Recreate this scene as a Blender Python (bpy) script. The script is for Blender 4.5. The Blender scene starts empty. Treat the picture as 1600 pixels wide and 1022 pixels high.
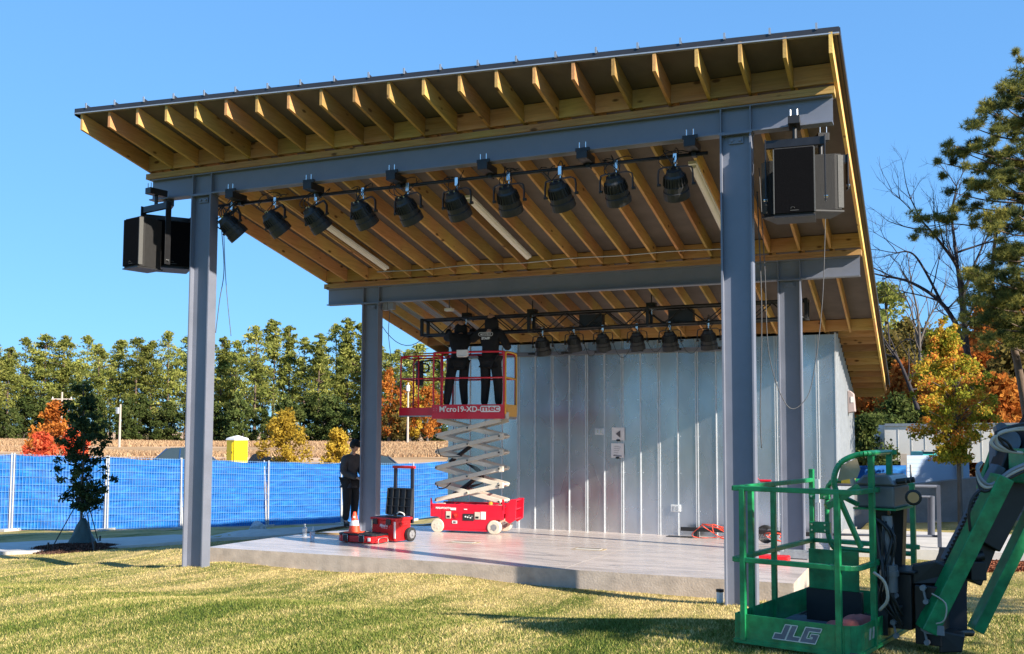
import bpy, bmesh, math, random
import numpy as np
from mathutils import Vector, Matrix, noise as mnoise
random.seed(7); rng=np.random.default_rng(7)
SC=bpy.context.scene; COL=SC.collection
rad=math.radians
# ------------------------------------------------------------------ camera
CAM=np.array([10.6002,-12.3497,2.1246]); FPX=1519.66; PX,PY=795.504,574.291
YAW,PITCH,ROLL=-0.4016,0.0666,0.0038
def cam_axes():
    cy,sy,cp,sp,cr,sr=math.cos(YAW),math.sin(YAW),math.cos(PITCH),math.sin(PITCH),math.cos(ROLL),math.sin(ROLL)
    f=np.array([sy*cp,cy*cp,sp]); r=np.array([cy,-sy,0.0]); u=np.cross(r,f)
    return r*cr+u*sr, u*cr-r*sr, f
CR,CU,CF=cam_axes()
cam=bpy.data.cameras.new('camera'); camo=bpy.data.objects.new('camera',cam); COL.objects.link(camo)
M=Matrix.Identity(4)
for i in range(3):
    M[i][0]=CR[i]; M[i][1]=CU[i]; M[i][2]=-CF[i]; M[i][3]=CAM[i]
camo.matrix_world=M
cam.sensor_width=36; cam.lens=FPX*36/1600; cam.shift_x=(800-PX)/1600; cam.shift_y=(PY-511)/1600
cam.clip_end=6000; cam.clip_start=.05
SC.camera=camo
# ------------------------------------------------------------------ light
SUN=Vector((3.05,-1.0,1.78)).normalized()
W=bpy.data.worlds.new('World'); SC.world=W; W.use_nodes=True
nt=W.node_tree; bg=nt.nodes['Background']
sky=nt.nodes.new('ShaderNodeTexSky'); sky.sky_type='NISHITA'; sky.sun_disc=False
sky.sun_elevation=math.asin(SUN.z); sky.sun_rotation=math.atan2(SUN.x,SUN.y)
sky.air_density=1.0; sky.dust_density=0.0; sky.ozone_density=3.0; sky.altitude=0
gm=nt.nodes.new('ShaderNodeGamma'); gm.inputs[1].default_value=.40
tint=nt.nodes.new('ShaderNodeVectorMath'); tint.operation='MULTIPLY'; tint.inputs[1].default_value=(.43,.88,1.45)
nt.links.new(sky.outputs[0],gm.inputs[0]); nt.links.new(gm.outputs[0],tint.inputs[0]); nt.links.new(tint.outputs[0],bg.inputs[0]); bg.inputs[1].default_value=0.175
sl=bpy.data.lights.new('sun','SUN'); sl.energy=5.0; sl.angle=rad(.5); sl.color=(1,.9,.76)
so=bpy.data.objects.new('sun',sl); COL.objects.link(so)
so.rotation_euler=SUN.to_track_quat('Z','Y').to_euler()
SC.view_settings.view_transform='Standard'; SC.view_settings.look='None'
SC.view_settings.exposure=1.18; SC.view_settings.gamma=1
SC.render.engine='CYCLES'
try:
    SC.cycles.max_bounces=6; SC.cycles.transparent_max_bounces=12
except Exception: pass
# ------------------------------------------------------------------ pixel -> point helpers (real planes)
def ray(x,y):
    return CF+CR*((x-PX)/FPX)-CU*((y-PY)/FPX)
def at(X_,Y_,**k):
    d=ray(X_,Y_); (a,v),=k.items()
    if a=='d': return CAM+d*v
    i='xyz'.index(a); return CAM+d*((v-CAM[i])/d[i])
def zb(y): return 6.39-.208*y          # underside of the rafters
def floor(y): return .165-.0052*max(0,y-1)**2
CP=np.array([(0,0,0),(8.5,0,0),(4,0,0),(1.2,.97,-.1),(5.6,.97,-.1),(8.1,.97,-.12),(-1.24,.41,-.11),(-2.05,.68,-.22),(-4.4,1.46,-.36),
 (-7.2,2.4,-.48),(-13.5,7.9,-.74),(-12.0,9.8,-.84),(-11.2,11.9,-.95),(-10,14.8,-1.09),(-8.8,17.8,-1.2),(-7.6,20.7,-1.27),(-21,24,-.3),(-12,26.5,-.45),(9.3,3,-.1),(9,6.6,-.1),(10,7.2,-.1),(12.5,7,-.1),(12,9.5,-.05),(10.6,11.7,-.15),
 (-1.3,3.6,-.16),(-1.5,5.4,-.03),(-1.3,6.6,-.02),(-2.6,8,-.3),(-2.5,11,-.6),(-5,14,-.9),(-7,6,-.55),(-11,5,-.62),
 (9.6,-4.6,.5),(10.6,-12.3,.56),(7,-6,.42),(11.5,-2.5,.28),(4,-5,.3),(0,-5,.2),(-5,-4,-.1),(-12,-6,-.3),(-14,0,-.55),(17,-5,.4),(16,2,.1),(15,8,0),
 (-20,10,-.95),(-26,30,-.85),(-18,32,-.9),(-32,20,-.85),(-40,60,-.6),(-60,60,-.6),(-30,80,-.6),(-60,130,.2),(-100,170,.4),(-20,190,.4),(-150,120,.4),(30,40,.3),(30,80,1.5),(60,60,1.5),(18,18,0),(22,26,.2),(60,-20,0),(-80,-40,-.5),(40,-60,.3),(-40,-60,0)],dtype=float)
def ground_arr(x,y):
    x=np.atleast_1d(np.asarray(x,float)); y=np.atleast_1d(np.asarray(y,float))
    out=np.zeros(x.shape); wt=np.zeros(x.shape)
    for cx,cy,cz in CP:
        d2=(x-cx)**2+(y-cy)**2
        w=1.0/(d2+.25+.004*(cx*cx+cy*cy))**1.9
        out+=w*cz; wt+=w
    return out/wt
def ground(x,y): return float(ground_arr(x,y)[0])
def onground(px,py,off=0):
    d=ray(px,py); lo,hi=3.0,400.0
    t=3.0
    while t<400:
        P=CAM+d*t
        if P[2]<ground(P[0],P[1])+off: break
        t*=1.03
    lo,hi=t/1.03,t
    for _ in range(30):
        m=(lo+hi)/2;P=CAM+d*m
        if P[2]<ground(P[0],P[1])+off: hi=m
        else: lo=m
    return CAM+d*hi
def gpt(px,d):            # a point on the ground, in picture column px, d metres deep
    P=at(px,678,d=d); return np.array([P[0],P[1],ground(P[0],P[1])])
# ------------------------------------------------------------------ materials
def newmat(name):
    m=bpy.data.materials.new(name); m.use_nodes=True
    return m,m.node_tree,m.node_tree.nodes['Principled BSDF']
def N(nt,t,**k):
    n=nt.nodes.new(t)
    for a,b in k.items(): setattr(n,a,b)
    return n
def ramp(nt,stops,fac):
    r=N(nt,'ShaderNodeValToRGB'); el=r.color_ramp.elements
    while len(el)<len(stops): el.new(.5)
    for e,(p,c) in zip(el,stops):
        e.position=p; e.color=(c[0],c[1],c[2],1)
    nt.links.new(fac,r.inputs[0]); return r
def mat(name,col,rough=.6,metal=0,var=.15,scale=6,bump=0,bscale=30,stretch=(1,1,1),spec=.5,objrand=0,rvar=0,coat=0,alpha=None):
    m,nt,b=newmat(name)
    tc=N(nt,'ShaderNodeTexCoord'); mp=N(nt,'ShaderNodeMapping'); mp.inputs['Scale'].default_value=stretch
    nt.links.new(tc.outputs['Object'],mp.inputs[0])
    nz=N(nt,'ShaderNodeTexNoise'); nz.inputs['Scale'].default_value=scale; nz.inputs['Detail'].default_value=5; nz.inputs['Roughness'].default_value=.6
    nt.links.new(mp.outputs[0],nz.inputs['Vector'])
    lo=[max(0,c*(1-var)) for c in col]; hi=[min(1,c*(1+var)) for c in col]
    r=ramp(nt,[(.3,lo),(.7,hi)],nz.outputs['Fac']); out=r.outputs[0]
    if objrand:
        oi=N(nt,'ShaderNodeObjectInfo'); hs=N(nt,'ShaderNodeHueSaturation')
        mr=N(nt,'ShaderNodeMapRange'); mr.inputs[3].default_value=1-objrand; mr.inputs[4].default_value=1+objrand
        nt.links.new(oi.outputs['Random'],mr.inputs[0]); nt.links.new(mr.outputs[0],hs.inputs['Value']); nt.links.new(out,hs.inputs['Color']); out=hs.outputs[0]
    nt.links.new(out,b.inputs['Base Color'])
    b.inputs['Roughness'].default_value=rough; b.inputs['Metallic'].default_value=metal
    b.inputs['Specular IOR Level'].default_value=spec
    if coat: b.inputs['Coat Weight'].default_value=coat
    if rvar:
        mr=N(nt,'ShaderNodeMapRange'); mr.inputs[3].default_value=max(.02,rough-rvar); mr.inputs[4].default_value=rough+rvar
        nt.links.new(nz.outputs['Fac'],mr.inputs[0]); nt.links.new(mr.outputs[0],b.inputs['Roughness'])
    if bump:
        n2=N(nt,'ShaderNodeTexNoise'); n2.inputs['Scale'].default_value=bscale; n2.inputs['Detail'].default_value=4
        nt.links.new(mp.outputs[0],n2.inputs['Vector'])
        bp=N(nt,'ShaderNodeBump'); bp.inputs['Strength'].default_value=bump; bp.inputs['Distance'].default_value=.02
        nt.links.new(n2.outputs['Fac'],bp.inputs['Height']); nt.links.new(bp.outputs[0],b.inputs['Normal'])
    return m
def wood(name,c1,c2,ax,knot=(.11,.05,.02)):
    """sawn pine, grain along axis ax"""
    m,nt,b=newmat(name)
    tc=N(nt,'ShaderNodeTexCoord'); oi=N(nt,'ShaderNodeObjectInfo')
    mp=N(nt,'ShaderNodeMapping'); s=[9,9,9]; s[ax]=.7; mp.inputs['Scale'].default_value=s
    ad=N(nt,'ShaderNodeVectorMath',operation='ADD'); cb=N(nt,'ShaderNodeCombineXYZ')
    ml=N(nt,'ShaderNodeMath',operation='MULTIPLY'); ml.inputs[1].default_value=40
    nt.links.new(oi.outputs['Random'],ml.inputs[0]); nt.links.new(ml.outputs[0],cb.inputs[0]); nt.links.new(ml.outputs[0],cb.inputs[1])
    nt.links.new(tc.outputs['Object'],ad.inputs[0]); nt.links.new(cb.outputs[0],ad.inputs[1]); nt.links.new(ad.outputs[0],mp.inputs[0])
    nz=N(nt,'ShaderNodeTexNoise'); nz.inputs['Scale'].default_value=1.6; nz.inputs['Detail'].default_value=6; nz.inputs['Distortion'].default_value=1.2
    nt.links.new(mp.outputs[0],nz.inputs['Vector'])
    r=ramp(nt,[(.25,c2),(.5,c1),(.62,[c*.82 for c in c1]),(.8,c1)],nz.outputs['Fac'])
    big=N(nt,'ShaderNodeTexNoise'); big.inputs['Scale'].default_value=.8; nt.links.new(ad.outputs[0],big.inputs['Vector'])
    hs=N(nt,'ShaderNodeHueSaturation')
    mr=N(nt,'ShaderNodeMapRange'); mr.inputs[3].default_value=.7; mr.inputs[4].default_value=1.25; nt.links.new(oi.outputs['Random'],mr.inputs[0]); nt.links.new(mr.outputs[0],hs.inputs['Value'])
    mh=N(nt,'ShaderNodeMapRange'); mh.inputs[1].default_value=.35; mh.inputs[2].default_value=.65; mh.inputs[3].default_value=.485; mh.inputs[4].default_value=.525; nt.links.new(big.outputs['Fac'],mh.inputs[0]); nt.links.new(mh.outputs[0],hs.inputs['Hue'])
    nt.links.new(r.outputs[0],hs.inputs['Color'])
    # knots
    kp=N(nt,'ShaderNodeMapping'); ks=[5,5,5]; ks[ax]=2.2; kp.inputs['Scale'].default_value=ks; nt.links.new(ad.outputs[0],kp.inputs[0])
    vo=N(nt,'ShaderNodeTexVoronoi'); vo.inputs['Scale'].default_value=1; nt.links.new(kp.outputs[0],vo.inputs['Vector'])
    kr=ramp(nt,[(.0,(1,1,1)),(.09,(.9,.9,.9)),(.15,(0,0,0))],vo.outputs['Distance'])
    mx=N(nt,'ShaderNodeMix',data_type='RGBA'); nt.links.new(kr.outputs[0],mx.inputs[0]); nt.links.new(hs.outputs[0],mx.inputs[6]); mx.inputs[7].default_value=(*knot,1)
    nt.links.new(mx.outputs[2],b.inputs['Base Color'])
    b.inputs['Roughness'].default_value=.7; b.inputs['Specular IOR Level'].default_value=.25
    bp=N(nt,'ShaderNodeBump'); bp.inputs['Strength'].default_value=.25; bp.inputs['Distance'].default_value=.01
    nt.links.new(nz.outputs['Fac'],bp.inputs['Height']); nt.links.new(bp.outputs[0],b.inputs['Normal'])
    return m
def leafmat(name,stops,trans=.35,attr='rnd'):
    m,nt,b=newmat(name); nt.nodes.remove(b); out=nt.nodes['Material Output']
    at_=N(nt,'ShaderNodeAttribute'); at_.attribute_name=attr
    oi=N(nt,'ShaderNodeObjectInfo'); hs=N(nt,'ShaderNodeHueSaturation')
    mr=N(nt,'ShaderNodeMapRange'); mr.inputs[3].default_value=.75; mr.inputs[4].default_value=1.25; nt.links.new(oi.outputs['Random'],mr.inputs[0]); nt.links.new(mr.outputs[0],hs.inputs['Value'])
    r=ramp(nt,stops,at_.outputs['Fac']); nt.links.new(r.outputs[0],hs.inputs['Color'])
    d=N(nt,'ShaderNodeBsdfDiffuse'); t=N(nt,'ShaderNodeBsdfTranslucent'); mx=N(nt,'ShaderNodeMixShader'); mx.inputs[0].default_value=trans
    nt.links.new(hs.outputs[0],d.inputs[0]); nt.links.new(hs.outputs[0],t.inputs[0])
    nt.links.new(d.outputs[0],mx.inputs[1]); nt.links.new(t.outputs[0],mx.inputs[2]); nt.links.new(mx.outputs[0],out.inputs[0])
    return m
# ------------------------------------------------------------------ mesh helpers
def base_of(parent):
    P=Vector((0,0,0)); o=parent
    while o is not None: P+=Vector(o.location); o=o.parent
    return P
def tag(o,label=None,cat=None,group=None,kind=None):
    if label: o['label']=label
    if cat: o['category']=cat
    if group: o['group']=group
    if kind: o['kind']=kind
    return o
def empty(name,loc,rz=0):
    o=bpy.data.objects.new(name,None); o.location=Vector(loc); o.rotation_euler=(0,0,rz); o.empty_display_size=.2; COL.objects.link(o); return o
class MB:
    """collects boxes, bars, tubes; build() links them as ONE mesh"""
    def __init__(s): s.v=[]; s.f=[]; s.m=[]; s.cm=0; s.sm=[]; s.s=False
    def add(s,vs,fs):
        o=len(s.v); s.v+= [tuple(map(float,p)) for p in vs]
        for f in fs: s.f.append(tuple(i+o for i in f)); s.m.append(s.cm); s.sm.append(s.s)
        return s
    def box(s,x0,x1,y0,y1,z0,z1):
        return s.add([(x0,y0,z0),(x1,y0,z0),(x1,y1,z0),(x0,y1,z0),(x0,y0,z1),(x1,y0,z1),(x1,y1,z1),(x0,y1,z1)],
            [(0,3,2,1),(4,5,6,7),(0,1,5,4),(1,2,6,5),(2,3,7,6),(3,0,4,7)])
    def obox(s,c,ax,ay,az):
        c,ax,ay,az=map(lambda q:np.array(q,float),(c,ax,ay,az))
        P=[c+i*ax+j*ay+k*az for k in(-1,1) for i,j in((-1,-1),(1,-1),(1,1),(-1,1))]
        return s.add(P,[(0,3,2,1),(4,5,6,7),(0,1,5,4),(1,2,6,5),(2,3,7,6),(3,0,4,7)])
    def bar(s,a,b,w,h,up=(0,0,1)):
        a,b=np.array(a,float),np.array(b,float); d=b-a; L=np.linalg.norm(d); d/=L
        up=np.array(up,float); sd=np.cross(d,up); 
        if np.linalg.norm(sd)<1e-4: sd=np.cross(d,(1,0,0))
        sd/=np.linalg.norm(sd); u=np.cross(sd,d)
        return s.obox((a+b)/2,d*L/2,sd*w/2,u*h/2)
    def cyl(s,a,b,r0,r1=None,n=12,cap=True):
        if r1 is None: r1=r0
        a,b=np.array(a,float),np.array(b,float); d=b-a; d/=max(1e-9,np.linalg.norm(d))
        t=np.array((0,0,1.)) if abs(d[2])<.9 else np.array((1.,0,0))
        x=np.cross(d,t); x/=np.linalg.norm(x); y=np.cross(d,x)
        vs=[]
        for c,r in((a,r0),(b,r1)):
            for i in range(n):
                an=2*math.pi*i/n; vs.append(c+r*(math.cos(an)*x+math.sin(an)*y))
        fs=[(i,(i+1)%n,n+(i+1)%n,n+i) for i in range(n)]
        o=s.s; s.s=n>=8
        s.add(vs,fs); s.s=o
        if cap:
            s.add(vs[:n],[tuple(range(n))]); s.add(vs[n:],[tuple(range(n))[::-1]])
        return s
    def lathe(s,a,d,prof,n=16):
        """profile [(t,r)] along direction d from a"""
        a=np.array(a,float); d=np.array(d,float); d/=np.linalg.norm(d)
        t=np.array((0,0,1.)) if abs(d[2])<.9 else np.array((1.,0,0))
        x=np.cross(d,t); x/=np.linalg.norm(x); y=np.cross(d,x); vs=[]
        for tt,r in prof:
            for i in range(n):
                an=2*math.pi*i/n; vs.append(a+d*tt+r*(math.cos(an)*x+math.sin(an)*y))
        fs=[]
        for k in range(len(prof)-1):
            for i in range(n): fs.append((k*n+i,k*n+(i+1)%n,(k+1)*n+(i+1)%n,(k+1)*n+i))
        fs.append(tuple(range(n))); fs.append(tuple((len(prof)-1)*n+i for i in range(n))[::-1])
        return s.add(vs,fs)
    def tube(s,pts,r,n=8,r1=None,closed=False):
        pts=[np.array(p,float) for p in pts]; K=len(pts); vs=[]; px=None
        for k,p in enumerate(pts):
            d=(pts[min(K-1,k+1)]-pts[max(0,k-1)]); d/=max(1e-9,np.linalg.norm(d))
            if px is None:
                t=np.array((0,0,1.)) if abs(d[2])<.9 else np.array((1.,0,0)); x=np.cross(d,t)
            else: x=px-d*np.dot(px,d)
            x/=max(1e-9,np.linalg.norm(x)); px=x; y=np.cross(d,x)
            rr=r if r1 is None else r+(r1-r)*k/(K-1)
            for i in range(n):
                an=2*math.pi*i/n; vs.append(p+rr*(math.cos(an)*x+math.sin(an)*y))
        fs=[(k*n+i,k*n+(i+1)%n,(k+1)*n+(i+1)%n,(k+1)*n+i) for k in range(K-1) for i in range(n)]
        fs+= [tuple(range(n)),tuple((K-1)*n+i for i in range(n))[::-1]]
        o=s.s; s.s=True; s.add(vs,fs); s.s=o
        return s
    def prism(s,poly,a,b):
        """poly: 3D points list, extruded by vector (b-a)... a,b offsets"""
        a,b=np.array(a,float),np.array(b,float); P=[np.array(p,float) for p in poly]; n=len(P)
        return s.add([p+a for p in P]+[p+b for p in P],[tuple(range(n))[::-1],tuple(range(n,2*n))]+[(i,(i+1)%n,n+(i+1)%n,n+i) for i in range(n)])
    def build(s,name,mats,parent=None,loc=None,bevel=0,world=True,rz=None):
        if not isinstance(mats,(list,tuple)): mats=[mats]
        off=Vector((0,0,0))
        if parent is not None and world: off=base_of(parent)
        if loc is not None: off=off+Vector(loc) if not world else (Vector(loc) if parent is None else off)
        me=bpy.data.meshes.new(name)
        me.from_pydata([(x-off.x,y-off.y,z-off.z) for x,y,z in s.v] if (world) else s.v,[],s.f)
        for m in mats: me.materials.append(m)
        me.polygons.foreach_set('material_index',s.m); me.polygons.foreach_set('use_smooth',s.sm)
        me.update()
        bm=bmesh.new(); bm.from_mesh(me); bmesh.ops.recalc_face_normals(bm,faces=bm.faces); bm.to_mesh(me); bm.free()
        o=bpy.data.objects.new(name,me); COL.objects.link(o)
        if parent is not None: o.parent=parent
        if loc is not None and parent is None: o.location=Vector(loc)
        if bevel:
            b=o.modifiers.new('bevel','BEVEL'); b.width=bevel; b.segments=2; b.limit_method='ANGLE'; b.angle_limit=rad(40)
        return o
def arr_mesh(name,V,F,mats,parent=None,loc=None,rnd=None,mi=None,smooth=False,local=False):
    """fast mesh from numpy verts (n,3) and faces (m,k); rnd = per-face value stored as attribute"""
    off=np.zeros(3)
    if parent is not None and not local: off=np.array(base_of(parent))
    elif loc is not None: off=np.array(loc,float)
    me=bpy.data.meshes.new(name); V=np.asarray(V,np.float32)-off.astype(np.float32); F=np.asarray(F,np.int32); k=F.shape[1]
    me.vertices.add(len(V)); me.vertices.foreach_set('co',V.ravel())
    me.loops.add(F.size); me.loops.foreach_set('vertex_index',F.ravel())
    me.polygons.add(len(F)); me.polygons.foreach_set('loop_start',np.arange(0,F.size,k,dtype=np.int32))
    me.polygons.foreach_set('loop_total',np.full(len(F),k,np.int32))
    if mi is not None: me.polygons.foreach_set('material_index',np.asarray(mi,np.int32))
    me.polygons.foreach_set('use_smooth',np.full(len(F),smooth))
    me.update(calc_edges=True)
    if not isinstance(mats,(list,tuple)): mats=[mats]
    for m in mats: me.materials.append(m)
    if rnd is not None:
        a=me.attributes.new('rnd','FLOAT','FACE'); a.data.foreach_set('value',np.asarray(rnd,np.float32))
    o=bpy.data.objects.new(name,me); COL.objects.link(o)
    if parent is not None: o.parent=parent
    elif loc is not None: o.location=Vector(loc)
    return o
def copy_tree(o,parent=None):
    c=o.copy(); COL.objects.link(c)
    if parent is not None: c.parent=parent
    for ch in list(o.children): copy_tree(ch,c)
    return c
def text(s,size,mat_,parent,origin,xd,yd,name='lettering',align='LEFT',extr=.002,shear=0,bold=0,world=True,fitw=None,fith=None):
    cu=bpy.data.curves.new(name,'FONT'); cu.body=s; cu.size=size; cu.align_x=align; cu.align_y='CENTER'; cu.extrude=extr; cu.shear=shear; cu.offset=bold
    t=bpy.data.objects.new(name,cu); COL.objects.link(t)
    dg=bpy.context.evaluated_depsgraph_get(); me=bpy.data.meshes.new_from_object(t.evaluated_get(dg)); bpy.data.objects.remove(t)
    X=Vector(xd).normalized(); Y=Vector(yd).normalized(); Z=X.cross(Y)
    off=base_of(parent) if world else Vector((0,0,0)); O=Vector(origin)-off
    co=np.array([v.co[:] for v in me.vertices]); lo=co.min(0); hi=co.max(0)
    if fitw: me.transform(Matrix.Translation((-lo[0],-(lo[1]+hi[1])/2,0))); me.transform(Matrix.Diagonal((fitw/(hi[0]-lo[0]),(fith/(hi[1]-lo[1])) if fith else 1,1,1)))
    m=Matrix(((X.x,Y.x,Z.x,O.x),(X.y,Y.y,Z.y,O.y),(X.z,Y.z,Z.z,O.z),(0,0,0,1)))
    me.transform(m); me.materials.clear(); me.materials.append(mat_)
    o=bpy.data.objects.new(name,me); COL.objects.link(o); o.parent=parent
    return o
# ------------------------------------------------------------------ shared materials
M_steel=mat('primed_steel',(.150,.166,.215),.48,0,.09,2.5,bump=.03,rvar=.1,spec=.9)
M_woodY=wood('pine_rafter',(.50,.285,.11),(.38,.195,.065),1)
M_woodX=wood('pine_plate',(.51,.295,.12),(.39,.205,.07),0)
M_rake=wood('pine_rake',(.62,.38,.13),(.5,.28,.08),1)
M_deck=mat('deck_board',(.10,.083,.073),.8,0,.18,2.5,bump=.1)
M_roofm=mat('roof_metal',(.035,.037,.045),.4,.3,.1,3)
M_drip=mat('drip_edge',(.42,.44,.46),.35,.6,.1,5)
M_black=mat('black_paint',(.012,.012,.013),.45,0,.3,8)
M_blackm=mat('black_metal',(.018,.018,.02),.35,.3,.3,8)
M_dkplas=mat('dark_plastic',(.02,.021,.024),.5,0,.3,12,bump=.05,bscale=80)
M_chrome=mat('bright_metal',(.75,.75,.72),.25,1,.05,8)
M_white=mat('white_plastic',(.78,.77,.74),.4,0,.04,6)
M_tyre=mat('black_rubber',(.02,.02,.021),.8,0,.2,20)
M_skin=mat('skin',(.50,.27,.18),.55,0,.08,10)
M_red=mat('lift_red',(.62,.008,.03),.35,0,.08,4,coat=.3)
M_grey=mat('grey_plastic',(.22,.22,.23),.45,0,.1,6)
# ------------------------------------------------------------------ ground
M_lawn,nt,b=newmat('lawn_soil_turf')
def lawn_nodes(nt,b,extra=None):
    g=N(nt,'ShaderNodeNewGeometry')
    n1=N(nt,'ShaderNodeTexNoise'); n1.inputs['Scale'].default_value=.55; n1.inputs['Detail'].default_value=6; n1.inputs['Roughness'].default_value=.65
    mp=N(nt,'ShaderNodeMapping'); mp.inputs['Rotation'].default_value=(0,0,rad(10)); mp.inputs['Scale'].default_value=(2.2,.55,1)
    nt.links.new(g.outputs['Position'],mp.inputs[0]); nt.links.new(mp.outputs[0],n1.inputs['Vector'])
    n2=N(nt,'ShaderNodeTexNoise'); n2.inputs['Scale'].default_value=9; n2.inputs['Detail'].default_value=5; n2.inputs['Roughness'].default_value=.7
    nt.links.new(mp.outputs[0],n2.inputs['Vector'])
    # straw toward the slab edge, where the turf is thin
    sp=N(nt,'ShaderNodeSeparateXYZ'); nt.links.new(g.outputs['Position'],sp.inputs[0])
    mr=N(nt,'ShaderNodeMapRange'); mr.inputs[1].default_value=-2.6; mr.inputs[2].default_value=.7; mr.inputs[3].default_value=0; mr.inputs[4].default_value=.17; mr.clamp=True
    nt.links.new(sp.outputs[1],mr.inputs[0])
    a=N(nt,'ShaderNodeMath',operation='MULTIPLY_ADD'); a.inputs[1].default_value=.45; nt.links.new(n2.outputs['Fac'],a.inputs[0]); nt.links.new(n1.outputs['Fac'],a.inputs[2])
    a2=N(nt,'ShaderNodeMath',operation='ADD'); nt.links.new(a.outputs[0],a2.inputs[0]); nt.links.new(mr.outputs[0],a2.inputs[1])
    return a2.outputs[0]
f=lawn_nodes(nt,b)
r=ramp(nt,[(.58,(.045,.07,.012)),(.74,(.10,.12,.026)),(.87,(.29,.235,.09)),(.98,(.42,.32,.14))],f)
nt.links.new(r.outputs[0],b.inputs['Base Color']); b.inputs['Roughness'].default_value=.9; b.inputs['Specular IOR Level'].default_value=.1
M_blade,nt,b=newmat('grass_blade')
f=lawn_nodes(nt,b)
at_=N(nt,'ShaderNodeAttribute'); at_.attribute_name='rnd'
mm=N(nt,'ShaderNodeMath',operation='MULTIPLY_ADD'); mm.inputs[1].default_value=.34; nt.links.new(at_.outputs['Fac'],mm.inputs[0]); 
sb=N(nt,'ShaderNodeMath',operation='SUBTRACT'); sb.inputs[1].default_value=.17; nt.links.new(f,sb.inputs[0]); nt.links.new(sb.outputs[0],mm.inputs[2])
r=ramp(nt,[(.54,(.08,.118,.016)),(.71,(.175,.20,.038)),(.85,(.42,.345,.125)),(.97,(.60,.47,.215))],mm.outputs[0])
nt.links.new(r.outputs[0],b.inputs['Base Color']); b.inputs['Roughness'].default_value=.7; b.inputs['Specular IOR Level'].default_value=.2
M_field,nt,b=newmat('dry_field')
g=N(nt,'ShaderNodeNewGeometry'); n1=N(nt,'ShaderNodeTexNoise'); n1.inputs['Scale'].default_value=.05; n1.inputs['Detail'].default_value=9; n1.inputs['Roughness'].default_value=.65
mp=N(nt,'ShaderNodeMapping'); mp.inputs['Rotation'].default_value=(0,0,rad(-23)); mp.inputs['Scale'].default_value=(.5,1.6,1); nt.links.new(g.outputs['Position'],mp.inputs[0]); nt.links.new(mp.outputs[0],n1.inputs['Vector'])
r=ramp(nt,[(.35,(.26,.16,.08)),(.48,(.42,.28,.16)),(.58,(.55,.38,.25)),(.7,(.60,.45,.33))],n1.outputs['Fac'])
nt.links.new(r.outputs[0],b.inputs['Base Color']); b.inputs['Roughness'].default_value=.95; b.inputs['Specular IOR Level'].default_value=.05
def _fp(px,d): p=at(px,678,d=d); return (float(p[0]),float(p[1]))
FENCE=[_fp(-260,25.8),_fp(-120,26.9),_fp(22,28),_fp(170,29.1),_fp(287,30.8),_fp(420,33),_fp(536,35.3),_fp(646,37.5),_fp(745,39.7),_fp(838,42)]
def behind_fence(x,y):
    fx=np.interp(y,[p[1] for p in FENCE],[p[0] for p in FENCE])
    fx=np.where(y<FENCE[0][1],FENCE[0][0]-(FENCE[0][1]-y)*1.05,fx); fx=np.where(y>FENCE[-1][1],FENCE[-1][0]+(y-FENCE[-1][1])*2.2,fx)
    return x<fx
xs=np.concatenate([-np.geomspace(1500,30,26),np.arange(-29,26,.45),np.geomspace(26.5,1500,26)])
ys=np.concatenate([-np.geomspace(1500,18,20),np.arange(-17,30,.45),np.geomspace(31,2500,34)])
X,Y=np.meshgrid(xs,ys); Z=ground_arr(X.ravel(),Y.ravel()).reshape(X.shape)
Z+= .015*np.sin(X*1.3+Y*.7)*np.cos(Y*1.1-X*.4)*(np.hypot(X,Y)<40)
# keep the soil under the slab well below it
inside=(X>-.4)&(X<8.8)&(Y>1.3)&(Y<15); Z=np.where(inside,-.6,Z)
V=np.stack([X.ravel(),Y.ravel(),Z.ravel()],1); nx,ny=len(xs),len(ys)
I=(np.arange(ny-1)[:,None]*nx+np.arange(nx-1)[None,:]).ravel(); F=np.stack([I,I+1,I+nx+1,I+nx],1)
cx=V[F].mean(1); bf=behind_fence(cx[:,0],cx[:,1])|(cx[:,1]>34)
def sub(F,m):
    Fm=F[m]; u,inv=np.unique(Fm,return_inverse=True); return V[u],inv.reshape(Fm.shape)
v_,f_=sub(F,~bf); tag(arr_mesh('lawn',v_,f_,M_lawn,smooth=True),kind='structure')
v_,f_=sub(F,bf); tag(arr_mesh('field',v_,f_,M_field,smooth=True),kind='structure')
def blades(name,P,h,w,lean,mat_,**k):
    n=len(P); an=rng.uniform(0,2*math.pi,n); hh=h*rng.uniform(.5,1.25,n); la=rng.uniform(0,2*math.pi,n); ll=lean*rng.uniform(.2,1,n)*hh
    dx=np.stack([np.cos(an),np.sin(an),np.zeros(n)],1)*(w*rng.uniform(.6,1.3,n))[:,None]
    top=P+np.stack([np.cos(la)*ll,np.sin(la)*ll,hh],1)
    V=np.stack([P-dx,P+dx,top],1).reshape(-1,3); F=np.arange(3*n).reshape(-1,3)
    return arr_mesh(name,V,F,mat_,rnd=rng.random(n),**k)
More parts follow.
